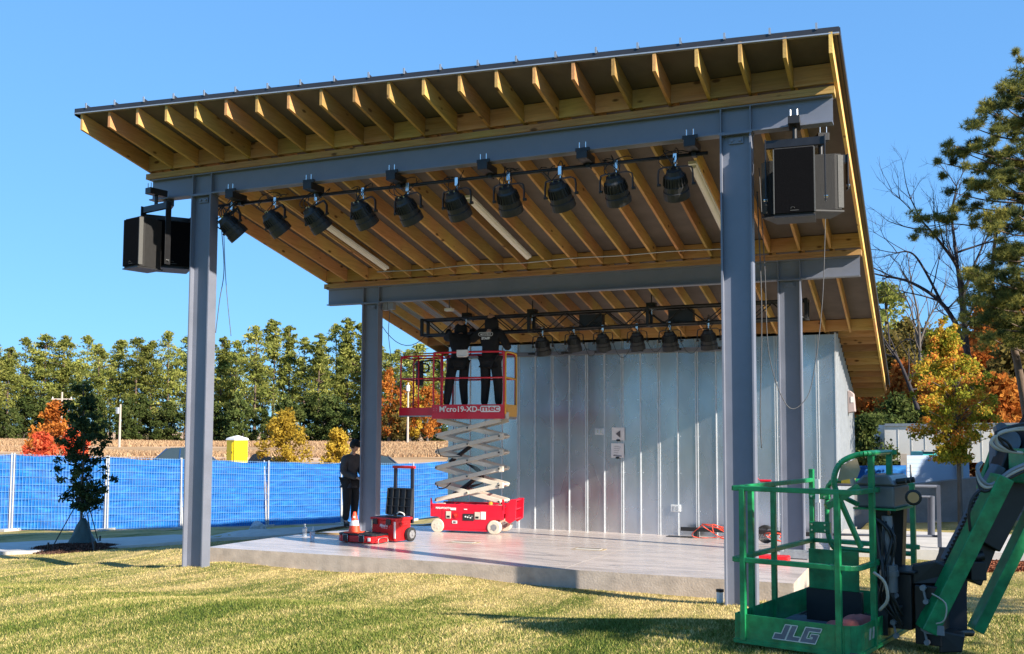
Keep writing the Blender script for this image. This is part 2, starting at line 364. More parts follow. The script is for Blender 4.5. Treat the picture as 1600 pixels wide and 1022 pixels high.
# lawn blades where the camera sees the lawn
n=420000
d=np.exp(rng.uniform(math.log(6.6),math.log(21),n)); pxx=rng.uniform(-60,1660,n)
xc=(pxx-PX)/FPX*d
hx=np.array([math.cos(YAW),-math.sin(YAW)]); hf=np.array([math.sin(YAW),math.cos(YAW)])
gx=CAM[0]+hx[0]*xc+hf[0]*d; gy=CAM[1]+hx[1]*xc+hf[1]*d
def in_slab(x,y): return (x>-.62)&(x<9.02)&(y>.95)
SWP=[(0,852),(120,847),(285,838),(420,831),(470,829),(520,829),(470,836),(412,842),(285,851),(170,857),(0,867)]
keep=~in_slab(gx,gy)&~behind_fence(gx,gy)
gx,gy=gx[keep],gy[keep]; P=np.stack([gx,gy,ground_arr(gx,gy)-.004+ .015*np.sin(gx*1.3+gy*.7)*np.cos(gy*1.1-gx*.4)],1)
# sidewalk
sw_in=[onground(*p,.0) for p in [(-60,854),(0,852),(120,847),(285,838),(420,831),(560,823),(700,818)]]
sw_out=[onground(*p,.0) for p in [(-60,869),(0,867),(120,861),(285,850),(400,843),(470,838),(560,836)]]
sidewalk_poly=[(p[0],p[1]) for p in sw_in]+[(p[0],p[1]) for p in sw_out[::-1]]
def in_poly(x,y,poly):
    c=np.zeros(len(x),bool); n=len(poly)
    for i in range(n):
        x0,y0=poly[i]; x1,y1=poly[(i+1)%n]
        if y0==y1: continue
        k=((y0>y)!=(y1>y))&(x<(x1-x0)*(y-y0)/(y1-y0)+x0); c^=k
    return c
P=P[~in_poly(P[:,0],P[:,1],sidewalk_poly)]
WALK=[(9.02,6.1),(16,6.9),(16,10.2),(9.02,9.8)]
P=P[~in_poly(P[:,0],P[:,1],WALK)]
g_=blades('grass',P,.027,.0042,.9,M_blade); tag(g_,kind='stuff',label='short patchy green and straw coloured turf grass',cat='grass')
M_conc=mat('walk_concrete',(.46,.44,.41),.85,0,.12,3,bump=.15,bscale=60)
K=7; mb=MB(); 
def resamp(L,n):
    L=np.array(L); t=np.linspace(0,len(L)-1,n); return np.stack([np.interp(t,range(len(L)),L[:,i]) for i in range(3)],1)
A,B=resamp(sw_in,40),resamp(sw_out,40)
def strip_top(x,y): return ground(x,y)+.06
vt=[];
for a,b_ in zip(A,B):
    vt.append((a[0],a[1],strip_top(a[0],a[1]))); vt.append((b_[0],b_[1],strip_top(b_[0],b_[1])))
vb=[(x,y,z-.15) for x,y,z in vt]; n=len(vt)
fs=[(2*i,2*i+1,2*i+3,2*i+2) for i in range(39)]+[(n+2*i,n+2*i+2,n+2*i+3,n+2*i+1) for i in range(39)]
fs+=[(2*i,2*i+2,n+2*i+2,n+2*i) for i in range(39)]+[(2*i+1,n+2*i+1,n+2*i+3,2*i+3) for i in range(39)]
mb.add(vt+vb,fs); tag(mb.build('sidewalk',M_conc),kind='structure')
mb=MB(); mb.prism([(9.0,6.35,.08),(16,6.95,.1),(16,10.2,.1),(9.0,9.9,.08)],(0,0,-.5),(0,0,0)); tag(mb.build('walkway',M_conc),kind='structure')
# ------------------------------------------------------------------ stage slab
M_stage,nt,b=newmat('polished_slab')
tc=N(nt,'ShaderNodeTexCoord'); mp=N(nt,'ShaderNodeMapping'); mp.inputs['Scale'].default_value=(.5,2.2,1); nt.links.new(tc.outputs['Object'],mp.inputs[0])
nz=N(nt,'ShaderNodeTexNoise'); nz.inputs['Scale'].default_value=2.2; nz.inputs['Detail'].default_value=8; nz.inputs['Roughness'].default_value=.7; nt.links.new(mp.outputs[0],nz.inputs['Vector'])
r=ramp(nt,[(.25,(.30,.26,.245)),(.45,(.47,.415,.385)),(.6,(.58,.51,.475)),(.78,(.40,.355,.34))],nz.outputs['Fac'])
nt.links.new(r.outputs[0],b.inputs['Base Color'])
mr=N(nt,'ShaderNodeMapRange'); mr.inputs[3].default_value=.12; mr.inputs[4].default_value=.42; nt.links.new(nz.outputs['Fac'],mr.inputs[0]); nt.links.new(mr.outputs[0],b.inputs['Roughness'])
b.inputs['Specular IOR Level'].default_value=.55
M_side=mat('slab_edge',(.42,.355,.295),.9,0,.2,5,bump=.25,bscale=35)
yy=[.97]+list(np.arange(1.5,9.9,.5))+[15.0]; mb=MB()
X0,X1=-.6,9.0
top=[(x,y,floor(min(y,9.85))) for y in yy for x in (X0,X1)]
mb.add(top,[(2*i,2*i+1,2*i+3,2*i+2) for i in range(len(yy)-1)])
mb.cm=1
for a,b_ in ((0,1),):
    mb.add([top[0],top[1],(X1,.97,-.6),(X0,.97,-.6)],[(0,1,2,3)])
for s_ in (0,1):
    for i in range(len(yy)-1):
        p,q_=top[2*i+s_],top[2*i+2+s_]; mb.add([p,q_,(q_[0],q_[1],-.9),(p[0],p[1],-.9)],[(0,1,2,3)])
tag(mb.build('stage_slab',[M_stage,M_side]),kind='structure')
# sawn joints and floor box lids
M_joint=mat('joint',(.62,.57,.52),.8,0,.1,6)
mb=MB()
def fstrip(x0,y0,x1,y1,w,lift=.004):
    n=14; P0=[];
    d=np.array([x1-x0,y1-y0]); L=np.hypot(*d); t=np.array([-d[1],d[0]])/L*w/2
    for i in range(n+1):
        c=np.array([x0,y0])+d*i/n
        for s_ in(-1,1):
            q_=c+t*s_; P0.append((q_[0],q_[1],floor(q_[1])+lift))
    mb.add(P0,[(2*i,2*i+1,2*i+3,2*i+2) for i in range(n)])
fstrip(-.6,5.24,9,5.24,.012); 
for x in (2.6,5.8): fstrip(x,.98,x,9.8,.012)
tag(mb.build('floor_joints',M_joint),kind='structure')
for px,py,lab in ((920,861,'brass floor box lid set in the slab right of the scissor lift'),(724,850,'brass floor box lid set in the slab in front of the scissor lift')):
    P=at(px,py,z=.1); P=(P[0],P[1],floor(P[1]))
    t=empty('floor_box',P); tag(t,lab,'floor box',group='floor boxes in the stage')
    mb=MB(); mb.box(P[0]-.27,P[0]+.27,P[1]-.17,P[1]+.17,P[2]-.01,P[2]+.006); mb.build('frame',mat('brass_dull',(.45,.36,.24),.5,.4,.1,6),t)
    mb=MB(); mb.box(P[0]-.22,P[0]+.22,P[1]-.1,P[1]+.1,P[2],P[2]+.012); mb.build('lid',M_conc,t)
    mb=MB(); mb.box(P[0]-.2,P[0]+.2,P[1]+.03,P[1]+.06,P[2],P[2]+.016); mb.build('slot',M_black,t)
# ------------------------------------------------------------------ pavilion
PV=empty('pavilion',(4.25,5,0)); tag(PV,'open steel and timber stage pavilion with sloping roof and galvanized metal back wall','pavilion')
def hcol(x,y,z0,z1,name):
    c=.196; mb=MB()
    mb.box(x-c,x-c+.022,y-.095,y+.095,z0,z1); mb.box(x+c-.022,x+c,y-.095,y+.095,z0,z1); mb.box(x-c+.022,x+c-.022,y-.008,y+.008,z0,z1)
    o=mb.build('column',M_steel,PV)
    m2=MB(); m2.box(x-c-.01,x+c+.01,y-.1,y+.1,z1-.02,z1-.003); 
    m2.box(x-.09,x+.09,y-.034,y-.01,z1-.125,z1-.045)
    for dx in(-.05,.05): m2.cyl((x+dx,y-.055,z1-.085),(x+dx,y-.034,z1-.085),.02,n=6)
    m2.build('cap_plate',M_steel,o)
ZF=5.928; ZS=4.822
hcol(0,0,-.15,ZF,''); hcol(8.496,0,-.15,ZF,''); hcol(0,5.24,floor(5.24)-.02,ZS,''); hcol(8.496,5.24,floor(5.24)-.02,ZS,'')
def ibeam(x0,x1,y,z0,z1,w):
    mb=MB(); mb.box(x0,x1,y-w,y+w,z0,z0+.02); mb.box(x0,x1,y-w,y+w,z1-.02,z1); mb.box(x0,x1,y-.007,y+.007,z0+.02,z1-.02)
    o=mb.build('beam',M_steel,PV)
    for x in (0,8.496):
        for s_ in(-.186,.186):
            m2=MB()
            for sy in(-1,1): m2.box(x+s_-.008,x+s_+.008,*( (y-w+.004,y-.007) if sy<0 else (y+.007,y+w-.004)),z0+.02,z1-.02)
            m2.build('stiffener',M_steel,o)
ibeam(-1.087,9.67,0,ZF,6.275,.085); ibeam(-1.087,9.67,5.24,ZS,5.177,.08)
def xplate(y,z0,z1,dy):
    mb=MB(); m_=(z0+z1)/2
    mb.box(-1.14,9.70,y-dy,y+dy,z0,m_-.0015); mb.box(-1.14,9.70,y-dy+.003,y+dy-.003,m_+.0015,z1); mb.build('wood_plate',M_woodX,PV)
xplate(0,6.277,zb(.11)-.002,.115); xplate(5.24,5.179,zb(5.35)-.002,.11)
def tipy(x): return -.76-.072*(9.3-x)
NR=22; RX=[-1.105+i*(9.715+1.105)/(NR-1) for i in range(NR)]
RD=.25
def rafter(x,y0,y1,w=.021,m=None,name='rafter'):
    mb=MB(); mb.prism([(x-w,y0,zb(y0)),(x-w,y1,zb(y1)),(x-w,y1,zb(y1)+RD),(x-w,y0,zb(y0)+RD)],(0,0,0),(2*w,0,0)); return mb.build(name,m or M_woodY,PV)
for i,x in enumerate(RX):
    m=M_rake if i==NR-1 else None
    rafter(x,tipy(x),15.35 if (i==NR-1 or i<20) else 9.95,m=m)
for i in (3,):  # doubled rafters
    rafter(RX[i]+.07,.12,9.7,.019)
for i in range(NR-1):
    x0,x1=RX[i]+.023,RX[i+1]-.023
    for yb,t in ((-.095,.02),(5.16,.02),(9.80,.02)):
        mb=MB(); mb.box(x0,x1,yb-t,yb+t,zb(yb+t)+.001,zb(yb-t)+RD-.012); mb.build('blocking',M_woodX,PV)
# deck boards + metal roof on top
def edgey(x): return tipy(x)-.03+.05*(x+1.2)/11
mb=MB(); XL,XR=-1.2,9.81
def quad_slab(m,x0,x1,yf0,yf1,yr,z0,z1):
    P=[(x0,yf0,zb(yf0)),(x1,yf1,zb(yf1)),(x1,yr,zb(yr)),(x0,yr,zb(yr))]
    m.prism(P,(0,0,z0),(0,0,z1))
quad_slab(mb,XL+.03,XR-.03,edgey(XL)+.04,edgey(XR)+.04,15.48,RD+.002,RD+.03); mb.build('roof_deck',M_deck,PV)
mb=MB(); quad_slab(mb,XL,XR,edgey(XL),edgey(XR),15.55,RD+.033,RD+.06)
# turned-down edges
for (x0,x1) in ((XL-.012,XL),(XR,XR+.012)):
    P=[(x0,edgey(x0),zb(edgey(x0))),(x1,edgey(x1),zb(edgey(x1))),(x1,15.55,zb(15.55)),(x0,15.55,zb(15.55))]; mb.prism(P,(0,0,RD-.035),(0,0,RD+.058))
P=[(XL,edgey(XL)-.014,zb(edgey(XL))),(XR,edgey(XR)-.014,zb(edgey(XR))),(XR,edgey(XR)-.001,zb(edgey(XR))),(XL,edgey(XL)-.001,zb(edgey(XL)))]; mb.prism(P,(0,0,RD+.0),(0,0,RD+.064))
mb.build('roof',M_roofm,PV)
mb=MB(); P=[(XL,edgey(XL)-.02,zb(edgey(XL))),(XR,edgey(XR)-.02,zb(edgey(XR))),(XR,edgey(XR)+.03,zb(edgey(XR))),(XL,edgey(XL)+.03,zb(edgey(XL)))]; mb.prism(P,(0,0,RD-.018),(0,0,RD-.003)); mb.build('drip_edge',M_drip,PV)
mb=MB()
for i in range(21):
    x=-.98+i*.527; mb.prism([(x-.008,edgey(x)-.005,zb(edgey(x))),(x-.008,15.5,zb(15.5)),(x+.008,15.5,zb(15.5)),(x+.008,edgey(x)-.005,zb(edgey(x)))],(0,0,RD+.061),(0,0,RD+.105))
mb.build('roof_seams',M_roofm,PV)
for i in range(21):
    mb=MB(); x=-.98+i*.527+.0; y=edgey(x); mb.box(x-.012,x+.012,y-.03,y-.016,zb(y)+RD+.05,zb(y)+RD+.13); mb.build('seam_clip',M_drip,PV)
# side soffit: short cross boards between the wall and the rake
y=10.25
while y<15.2:
    mb=MB(); mb.box(8.93,9.69,y-.02,y+.02,zb(y+.02)+.001,zb(y+.02)+.19); mb.build('lookout',M_woodX,PV); y+=.56
mb=MB(); mb.box(8.9,9.69,15.30,15.34,zb(15.34)-.09,zb(15.34)+.2); mb.build('rear_fascia',M_woodX,PV)
# corrugated bare metal sheet under the roof, far left bay
mb=MB()
xx=np.arange(-1.0,.9,.045)
for k in range(len(xx)-1):
    h0,h1=(.0,.02) if k%2 else (.02,.0)
    mb.add([(xx[k],6.0,zb(6.0)+.17+h0),(xx[k+1],6.0,zb(6.0)+.17+h1),(xx[k+1],9.6,zb(9.6)+.17+h1),(xx[k],9.6,zb(9.6)+.17+h0)],[(0,1,2,3)])
mb.build('metal_sheet',M_drip,PV)
# galvanized walls
M_galv,nt,b=newmat('galvanized_panel')
tc=N(nt,'ShaderNodeTexCoord'); n1=N(nt,'ShaderNodeTexNoise'); n1.inputs['Scale'].default_value=1.1; n1.inputs['Detail'].default_value=3
n2=N(nt,'ShaderNodeTexNoise'); n2.inputs['Scale'].default_value=1.6; n2.inputs['Detail'].default_value=1; n2.inputs['Distortion'].default_value=.3
mp=N(nt,'ShaderNodeMapping'); mp.inputs['Scale'].default_value=(1.5,1,.8); nt.links.new(tc.outputs['Object'],mp.inputs[0])
nt.links.new(mp.outputs[0],n1.inputs['Vector']); nt.links.new(mp.outputs[0],n2.inputs['Vector'])
r=ramp(nt,[(.3,(.44,.47,.50)),(.7,(.58,.61,.64))],n1.outputs['Fac']); oi=N(nt,'ShaderNodeObjectInfo'); hs=N(nt,'ShaderNodeHueSaturation'); m0=N(nt,'ShaderNodeMapRange'); m0.inputs[3].default_value=.82; m0.inputs[4].default_value=1.16; nt.links.new(oi.outputs['Random'],m0.inputs[0]); nt.links.new(m0.outputs[0],hs.inputs['Value']); nt.links.new(r.outputs[0],hs.inputs['Color']); nt.links.new(hs.outputs[0],b.inputs['Base Color'])
b.inputs['Metallic'].default_value=.92; mr=N(nt,'ShaderNodeMapRange'); mr.inputs[3].default_value=.20; mr.inputs[4].default_value=.34; nt.links.new(n2.outputs['Fac'],mr.inputs[0]); nt.links.new(mr.outputs[0],b.inputs['Roughness'])
bp=N(nt,'ShaderNodeBump'); bp.inputs['Strength'].default_value=.22; bp.inputs['Distance'].default_value=.02; nt.links.new(n2.outputs['Fac'],bp.inputs['Height']); nt.links.new(bp.outputs[0],b.inputs['Normal'])
M_rib=mat('galvanized_rib',(.62,.65,.68),.35,.3,.08,8)
WY=9.85; WZ0=floor(WY)-.02; WZ1=zb(WY)-.05
seams=[8.5-.4417*i for i in range(21)]; seams=[s_ for s_ in seams if s_>-.45]
edges=sorted(seams+[-.5,8.89])
for a,b_ in zip(edges[:-1],edges[1:]):
    mb=MB(); tl_=.004*math.sin(a*7.3); tv=.004*math.sin(a*11+1); mb.add([(a,WY-.006+tl_,WZ0),(b_,WY-.006-tl_,WZ0),(b_,WY-.006-tl_+tv,WZ1),(a,WY-.006+tl_+tv,WZ1)],[(0,1,2,3)]); 
    mb.box(a+.004,b_-.004,WY+.004,WY+.03,WZ0,WZ1); mb.build('wall_panel',M_galv,PV)
for k,s_ in enumerate(seams):
    mb=MB()
    if k%2: mb.box(s_-.009,s_+.009,WY-.035,WY+.001,WZ0+.03,WZ1)
    else:
        mb.box(s_-.030,s_-.014,WY-.035,WY+.001,WZ0+.03,WZ1); mb.box(s_+.014,s_+.030,WY-.035,WY+.001,WZ0+.03,WZ1)
    for z in (.35,1.2,2.05,2.9,3.75):
        for sx in(-.06,.06): mb.cyl((s_+sx,WY-.012,z),(s_+sx,WY,z),.008,n=6)
    mb.build('wall_seam',M_rib,PV)
mb=MB(); mb.add([(-.5,WY,WZ0),(-.5,14.9,WZ0),(-.5,14.9,zb(14.9)-.02),(-.5,WY,zb(WY)-.02)],[(0,1,2,3)]); mb.add([(8.89,WY,WZ0),(8.89,15.02,WZ0),(8.89,15.02,zb(15.02)-.0),(8.89,WY,zb(WY)-.0)],[(0,1,2,3)])
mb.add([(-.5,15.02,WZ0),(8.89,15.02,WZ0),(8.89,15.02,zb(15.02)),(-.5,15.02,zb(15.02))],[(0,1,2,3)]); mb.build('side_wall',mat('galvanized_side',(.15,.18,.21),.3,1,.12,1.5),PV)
mb=MB(); y=9.95
while y<15: mb.box(8.889,8.94,y-.016,y+.016,WZ0+.02,zb(y+.02)-.01); y+=.36
mb.build('side_wall_ribs',M_rib,PV)
mb=MB(); mb.box(-.52,8.9,WY-.06,WY+.02,WZ0-.2,WZ0+.035); mb.build('base_flashing',M_drip,PV)
mb=MB(); mb.box(8.87,8.905,WY-.02,WY+.03,WZ0,zb(WY)-.02); mb.build('corner_trim',M_rib,PV)
mb=MB(); mb.box(-.5,7.05,WY-.16,WY-.04,3.99,4.085); mb.build('wall_track',M_steel,PV)
for x in (1.9,2.75,3.6,4.5,5.4,6.3): mb=MB(); mb.box(x-.14,x+.14,WY-.2,WY-.161,4.02,4.06); mb.build('track_bracket',M_black,PV)
# conduits and boxes under the roof
mb=MB(); pts=[(x,4.72+.03*math.sin(x*2),zb(4.72)-.03+.012*math.sin(x*3.1)) for x in np.arange(.4,8.0,.4)]; mb.tube(pts,.012,6); mb.build('conduit',M_drip,PV)
# ------------------------------------------------------------------ fixtures on the pavilion
M_lens=mat('pale_diffuser',(.72,.69,.62),.5,0,.04,5)
def strip_light(x,y0,y1,label):
    t=empty('strip_light',(x,(y0+y1)/2,zb((y0+y1)/2))); tag(t,label,'light fixture',group='strip lights under the roof')
    mb=MB(); mb.prism([(x-.06,y0,zb(y0)),(x-.06,y1,zb(y1)),(x+.06,y1,zb(y1)),(x+.06,y0,zb(y0))],(0,0,-.045),(0,0,-.003)); mb.build('housing',M_white,t)
    mb=MB(); K=8
    pr=[(math.cos(math.pi*k/K)*.05,-.046-.05*math.sin(math.pi*k/K)) for k in range(K+1)]
    mb.prism([(x+a,y0+.05,zb(y0+.05)+b_) for a,b_ in pr],(0,0,0),(0,y1-y0-.1,zb(y1)-zb(y0)-zb(y0+.1)+zb(y0))); mb.build('lens',M_lens,t)
for x,y0,y1,l in ((.73,1.85,4.55,'long white strip light under the roof, leftmost of the three'),(3.83,1.85,4.5,'long white strip light under the roof, in the middle of the three'),(7.60,1.5,4.1,'long white strip light under the roof, half hidden by the right front column')): strip_light(x,y0,y1,l)
def smooth(P,n=30):
    P=[np.array(p,float) for p in P]; out=[]; K=len(P)
    for i in range(K-1):
        p0,p1,p2,p3=P[max(0,i-1)],P[i],P[i+1],P[min(K-1,i+2)]
        for u in np.linspace(0,1,max(3,n//(K-1)),endpoint=False):
            out.append(.5*((2*p1)+(-p0+p2)*u+(2*p0-5*p1+4*p2-p3)*u*u+(-p0+3*p1-3*p2+p3)*u**3))
    out.append(P[-1]); return out
# truss behind and pipe in front
LB=empty('lighting_pipe',(4.3,.15,5.775)); tag(LB,'long black lighting pipe slung under the front steel beam','lighting pipe')
mb=MB(); mb.tube([(.12,.15,5.775),(8.1,.15,5.775)],.026,10); mb.build('pipe',M_blackm,LB)
for px,py in ((360,305),(482,293),(612,277),(755,262),(910,241),(1078,220)):
    x=at(px,py,y=-.12)[0]
    mb=MB(); mb.box(x-.075,x+.075,-.16,.2,5.80,5.905); mb.box(x-.1,x+.1,-.13,-.105,5.905,5.955); mb.box(x-.03,x+.03,.1,.2,5.74,5.80)
    b_=mb.build('beam_clamp',M_black,LB,bevel=.004)
    for dx in(-.045,.045):
        m2=MB(); m2.cyl((x+dx,-.12,5.955),(x+dx,-.12,6.03),.009,n=6); m2.build('bolt',M_chrome,b_)
rr_=random.Random(4)
for k in range(3):
    mb=MB(); c=np.array([.32,.1,5.58]); pts=[c+np.array([rr_.uniform(-.22,.2),rr_.uniform(-.05,.08),rr_.uniform(-.2,.2)]) for _ in range(7)]
    pts[0]=np.array([.2,.15,5.76]); pts[-1]=np.array([.55,.15,5.72]); mb.tube(smooth(pts,50),.009,5)
    tag(mb.build('tangled_cable',M_black),['loosest','middle','shortest'][k]+' black cable in the tangle at the left end of the front pipe','cable',group='cables at the left end of the pipe')
def stage_light(loc,axis,label,group,s=1.0,yokeang=0,cabseed=0):
    """can light: clamp at loc, body centre hangs below; axis = direction it shines"""
    t=empty('stage_light',loc); tag(t,label,'stage light',group=group)
    ax=np.array(axis,float); ax/=np.linalg.norm(ax)
    c=np.array([0,0,-.33*s])
    mb=MB(); mb.box(-.022*s,.022*s,-.03*s,.03*s,-.075*s,.035*s); mb.cyl((0,0,-.12*s),(0,0,-.07*s),.012*s,n=8); mb.build('clamp',M_chrome,t,world=False,bevel=.003)
    # yoke: in plane containing side dir
    sd=np.array([math.cos(yokeang),math.sin(yokeang),0]); sd=sd-ax*np.dot(sd,ax); sd/=np.linalg.norm(sd)
    w=.205*s; topz=np.array([0,0,-.12*s])
    mb=MB(); a=c+sd*w; b_=c-sd*w; ua=np.array([0,0,1.])
    P=[b_,b_+ua*.12*s,np.array([b_[0]*.95,b_[1]*.95,-.14*s]),topz-sd*w*.7,topz+sd*w*.7,np.array([a[0]*.95,a[1]*.95,-.14*s]),a+ua*.12*s,a]
    for p,q_ in zip(P[:-1],P[1:]): mb.bar(p,q_,.034*s,.012*s,up=np.cross(q_-p,np.cross(sd,ua)) )
    for e in (a,b_): mb.cyl(e-sd*.012*s,e+sd*.03*s,.02*s,n=8)
    mb.build('yoke',M_black,t,world=False)
    mb=MB(); st=c-ax*.14*s
    mb.lathe(st,ax,[(-.05*s,.05*s),(-.045*s,.085*s),(0,.10*s),(.02*s,.118*s),(.13*s,.132*s),(.135*s,.140*s),(.2*s,.142*s),(.205*s,.152*s),(.235*s,.154*s),(.30*s,.155*s),(.302*s,.135*s),(.27*s,.13*s)],20)
    # cooling fins
    h=mb.build('housing',M_dkplas,t,world=False)
    x=np.cross(ax,(0,0,1.)); 
    if np.linalg.norm(x)<1e-3: x=np.array([1.,0,0])
    x/=np.linalg.norm(x); y=np.cross(ax,x); mb=MB()
    for k in range(22):
        an=2*math.pi*k/22; dr=math.cos(an)*x+math.sin(an)*y
        mb.bar(st+ax*.03*s+dr*.122*s,st+ax*.13*s+dr*.139*s,.008*s,.02*s,up=dr)
    mb.build('cooling_fins',M_black,h,world=False)
    mb=MB(); mb.cyl(st+ax*.27*s,st+ax*.3*s,.138*s,n=20); mb.build('lens',mat('lens_glass',(.12,.12,.13),.12,0,.1,5) if 'lens_glass' not in bpy.data.materials else bpy.data.materials['lens_glass'],h,world=False)
    for dx in(-.04,.04): mb=MB(); mb.cyl(st-ax*.07*s+x*dx*s,st-ax*.04*s+x*dx*s,.012*s,n=6); mb.build('connector',M_chrome,h,world=False)
    rr=random.Random(cabseed)
    mb=MB()
    for k in range(4):
        q0=st-ax*.05*s+x*(.04-.08*(k%2))*s; q3=np.array([rr.uniform(-.2,.2)*s,.0,.04*s]); m1=q0+np.array([rr.uniform(-.4,.25)*s,rr.uniform(-.15,.1)*s,rr.uniform(0,.25)*s]); m2=q3+np.array([rr.uniform(-.2,.2)*s,0,rr.uniform(.02,.2)*s])
        mb.tube([ (1-u)**3*q0+3*u*(1-u)**2*m1+3*u*u*(1-u)*m2+u**3*q3 for u in np.linspace(0,1,10)],.006*s,5)
    mb.build('cable',M_black,t,world=False)
    return t
front=[(378,350,.75),(444,345,.6),(507,338,.52),(577,332,.3),(646,325,.25),(721,318,.15),(799,305,-.02),(882,297,.12),(968,292,.05),(1058,283,-.06)]
nm=['leftmost black can light on the front pipe, tilted beside the left column','second black can light from the left on the front pipe','third black can light from the left on the front pipe, beside the first strip light','fourth black can light from the left on the front pipe','fifth black can light from the left on the front pipe','black can light on the front pipe with the middle strip light behind it','seventh black can light from the left on the front pipe','eighth black can light from the left on the front pipe','black can light second from the right end of the front pipe','rightmost black can light on the front pipe, beside the right strip light']
for i,((px,py,ax),l) in enumerate(zip(front,nm)):
    x=at(px,py,y=.2)[0]-.18*ax-.02
    stage_light((x,.15,5.77),(ax*.9,.85,-1.05),l,'can lights on the front pipe',1.13,yokeang=.0,cabseed=i)
# rear box truss
TY=7.0
TR=empty('box_truss',(4.2,TY,4.45)); tag(TR,'long black box truss hung under the rear rafters in front of the metal wall','truss')
def tz(x,top): return (4.63 if top else 4.29)+.006*(x-.3)
X0,X1=.32,8.6
mb=MB()
for top in(0,1):
    for dy in(-.15,.15): mb.tube([(X0,TY+dy,tz(X0,top)),(X1,TY+dy,tz(X1,top))],.026,8)
mb.build('chords',M_black,TR)
mb=MB(); x=X0+.05; k=0
while x<X1-.3:
    x2=min(X1,x+.42)
    for dy in(-.15,.15): mb.tube([(x,TY+dy,tz(x,k%2==0)),(x2,TY+dy,tz(x2,k%2==1))],.012,6)
    mb.tube([(x,TY-.15,tz(x,1)),(x2,TY+.15,tz(x2,1))],.01,5)
    x=x2;k+=1
mb.build('braces',M_black,TR)
for x in (X0,2.9,5.5,X1):
    mb=MB(); 
    for dy in(-.15,.15): mb.box(x-.03,x+.03,TY+dy-.03,TY+dy+.03,tz(x,0)-.03,tz(x,1)+.03)
    for top in (0,1): mb.box(x-.025,x+.025,TY-.12,TY+.12,tz(x,top)-.025,tz(x,top)+.025)
    mb.build('end_frame',M_black,TR)
for px in (730,832,1018):
    x=at(px,480,y=TY)[0]; mb=MB(); mb.cyl((x,TY,tz(x,1)+.1),(x,TY,zb(TY)+.02),.012,n=6); mb.box(x-.09,x+.09,TY-.09,TY+.09,tz(x,1)-.02,tz(x,1)+.12); h=mb.build('hanger',M_black,TR)
    m2=MB(); m2.cyl((x+.03,TY-.1,tz(x,1)-.14),(x+.03,TY-.1,tz(x,1)-.02),.018,n=8); m2.build('shackle',M_chrome,h)
for px in (925,1065): 
    x=at(px,500,y=TY)[0]; mb=MB(); mb.box(x-.25,x+.25,TY-.1,TY+.1,tz(x,0)+.02,tz(x,1)-.06)
    tag(mb.build('power_box',M_black),'black power box tucked inside the box truss '+('left of its middle' if px<1000 else 'near the right front column'),'power box',group='boxes inside the truss')
back=[(851,530,1),(900,532,.9),(945,530,.92),(998,528,.92),(1049,523,1.0),(1109,521,1.0)]
nb=['can light hanging from the rear truss just right of the lift platform','second can light from the left under the rear truss','third can light from the left under the rear truss','fourth can light from the left under the rear truss','fifth can light from the left under the rear truss','can light under the rear truss next to the right front column']
for i,((px,py,s_),l) in enumerate(zip(back,nb)):
    x=at(px,py,y=TY)[0]; stage_light((x,TY-.12,tz(x,0)),(.02,.35,-1),l,'can lights under the rear truss',s_*1.1,cabseed=30+i)
mb=MB()
def sag(a,b_,dz,n=12):
    a=np.array(a,float);b_=np.array(b_,float); return [a+(b_-a)*u+np.array([0,0,-4*dz*u*(1-u)]) for u in np.linspace(0,1,n)]
xs_=[at(p[0],p[1],y=TY)[0] for p in back]
for k in range(5):
    a=(xs_[k]+.12,TY+.1,4.1); b_=(xs_[k+1]-.14,TY+.1,4.1)
    m=MB(); m.tube(sag(a,b_,.32+.05*(k%3)),.006,5); tag(m.build('drooping_cable',M_black),'thin black cable drooping below the rear truss between the '+['first and second','second and third','third and fourth','fourth and fifth','fifth and sixth'][k]+' can lights','cable',group='cables below the rear truss')
m=MB(); m.tube(sag((.35,TY,4.3),(-.6,6.2,4.9),.5),.008,5); tag(m.build('drooping_cable',M_black),'black cable looping from the left end of the truss to the roof edge','cable')
# speakers
M_cab=mat('speaker_cabinet',(.012,.0117,.012),.7,0,.2,20,bump=.3,bscale=150)
M_grille=mat('speaker_grille',(.004,.004,.005),.95,.0,.3,160,bump=.5,bscale=300,spec=.08)
M_foam=mat('grille_edge',(.08,.08,.077),.7,0,.3,90)
def speaker(loc,yaw,w,h,d,label,pitch=0):
    t=empty('loudspeaker',loc,yaw); tag(t,label,'loudspeaker')
    w2=w/2; wb=w2*.62
    poly=[(-w2,-d/2),(w2,-d/2),(w2,-d/2+.09),(wb,d/2),(-wb,d/2),(-w2,-d/2+.09)]
    mb=MB(); mb.prism([(x,y,0) for x,y in poly],(0,0,-h/2),(0,0,h/2)); mb.build('cabinet',M_cab,t,world=False,bevel=.012)
    mb=MB(); mb.box(-w2+.012,w2-.012,-d/2-.022,-d/2-.002,-h/2+.03,h/2-.02); mb.build('grille',M_grille,t,world=False,bevel=.004)
    for xe in(w2,-w2): mb=MB(); mb.box(xe-.007,xe+.007,-d/2-.02,-d/2+.05,-h/2+.03,h/2-.02); mb.build('grille_edge',M_foam,t,world=False)
    mb=MB(); mb.tube([(math.cos(a)*.022-.02+.04*(a>3.2)*0,-d/2-.026,-h/2+.085+math.sin(a)*.014) for a in np.linspace(0,3.6,9)],.003,5); mb.box(-.05,.05,-d/2-.027,-d/2-.022,-h/2+.055,-h/2+.061); mb.build('badge',M_foam,t,world=False)
    mb=MB(); mb.box(-w2+.0,w2-.0,-d/2-.026,d/2-.02,-h/2-.02,-h/2-.001); mb.build('base_rail',M_black,t,world=False)
    return t
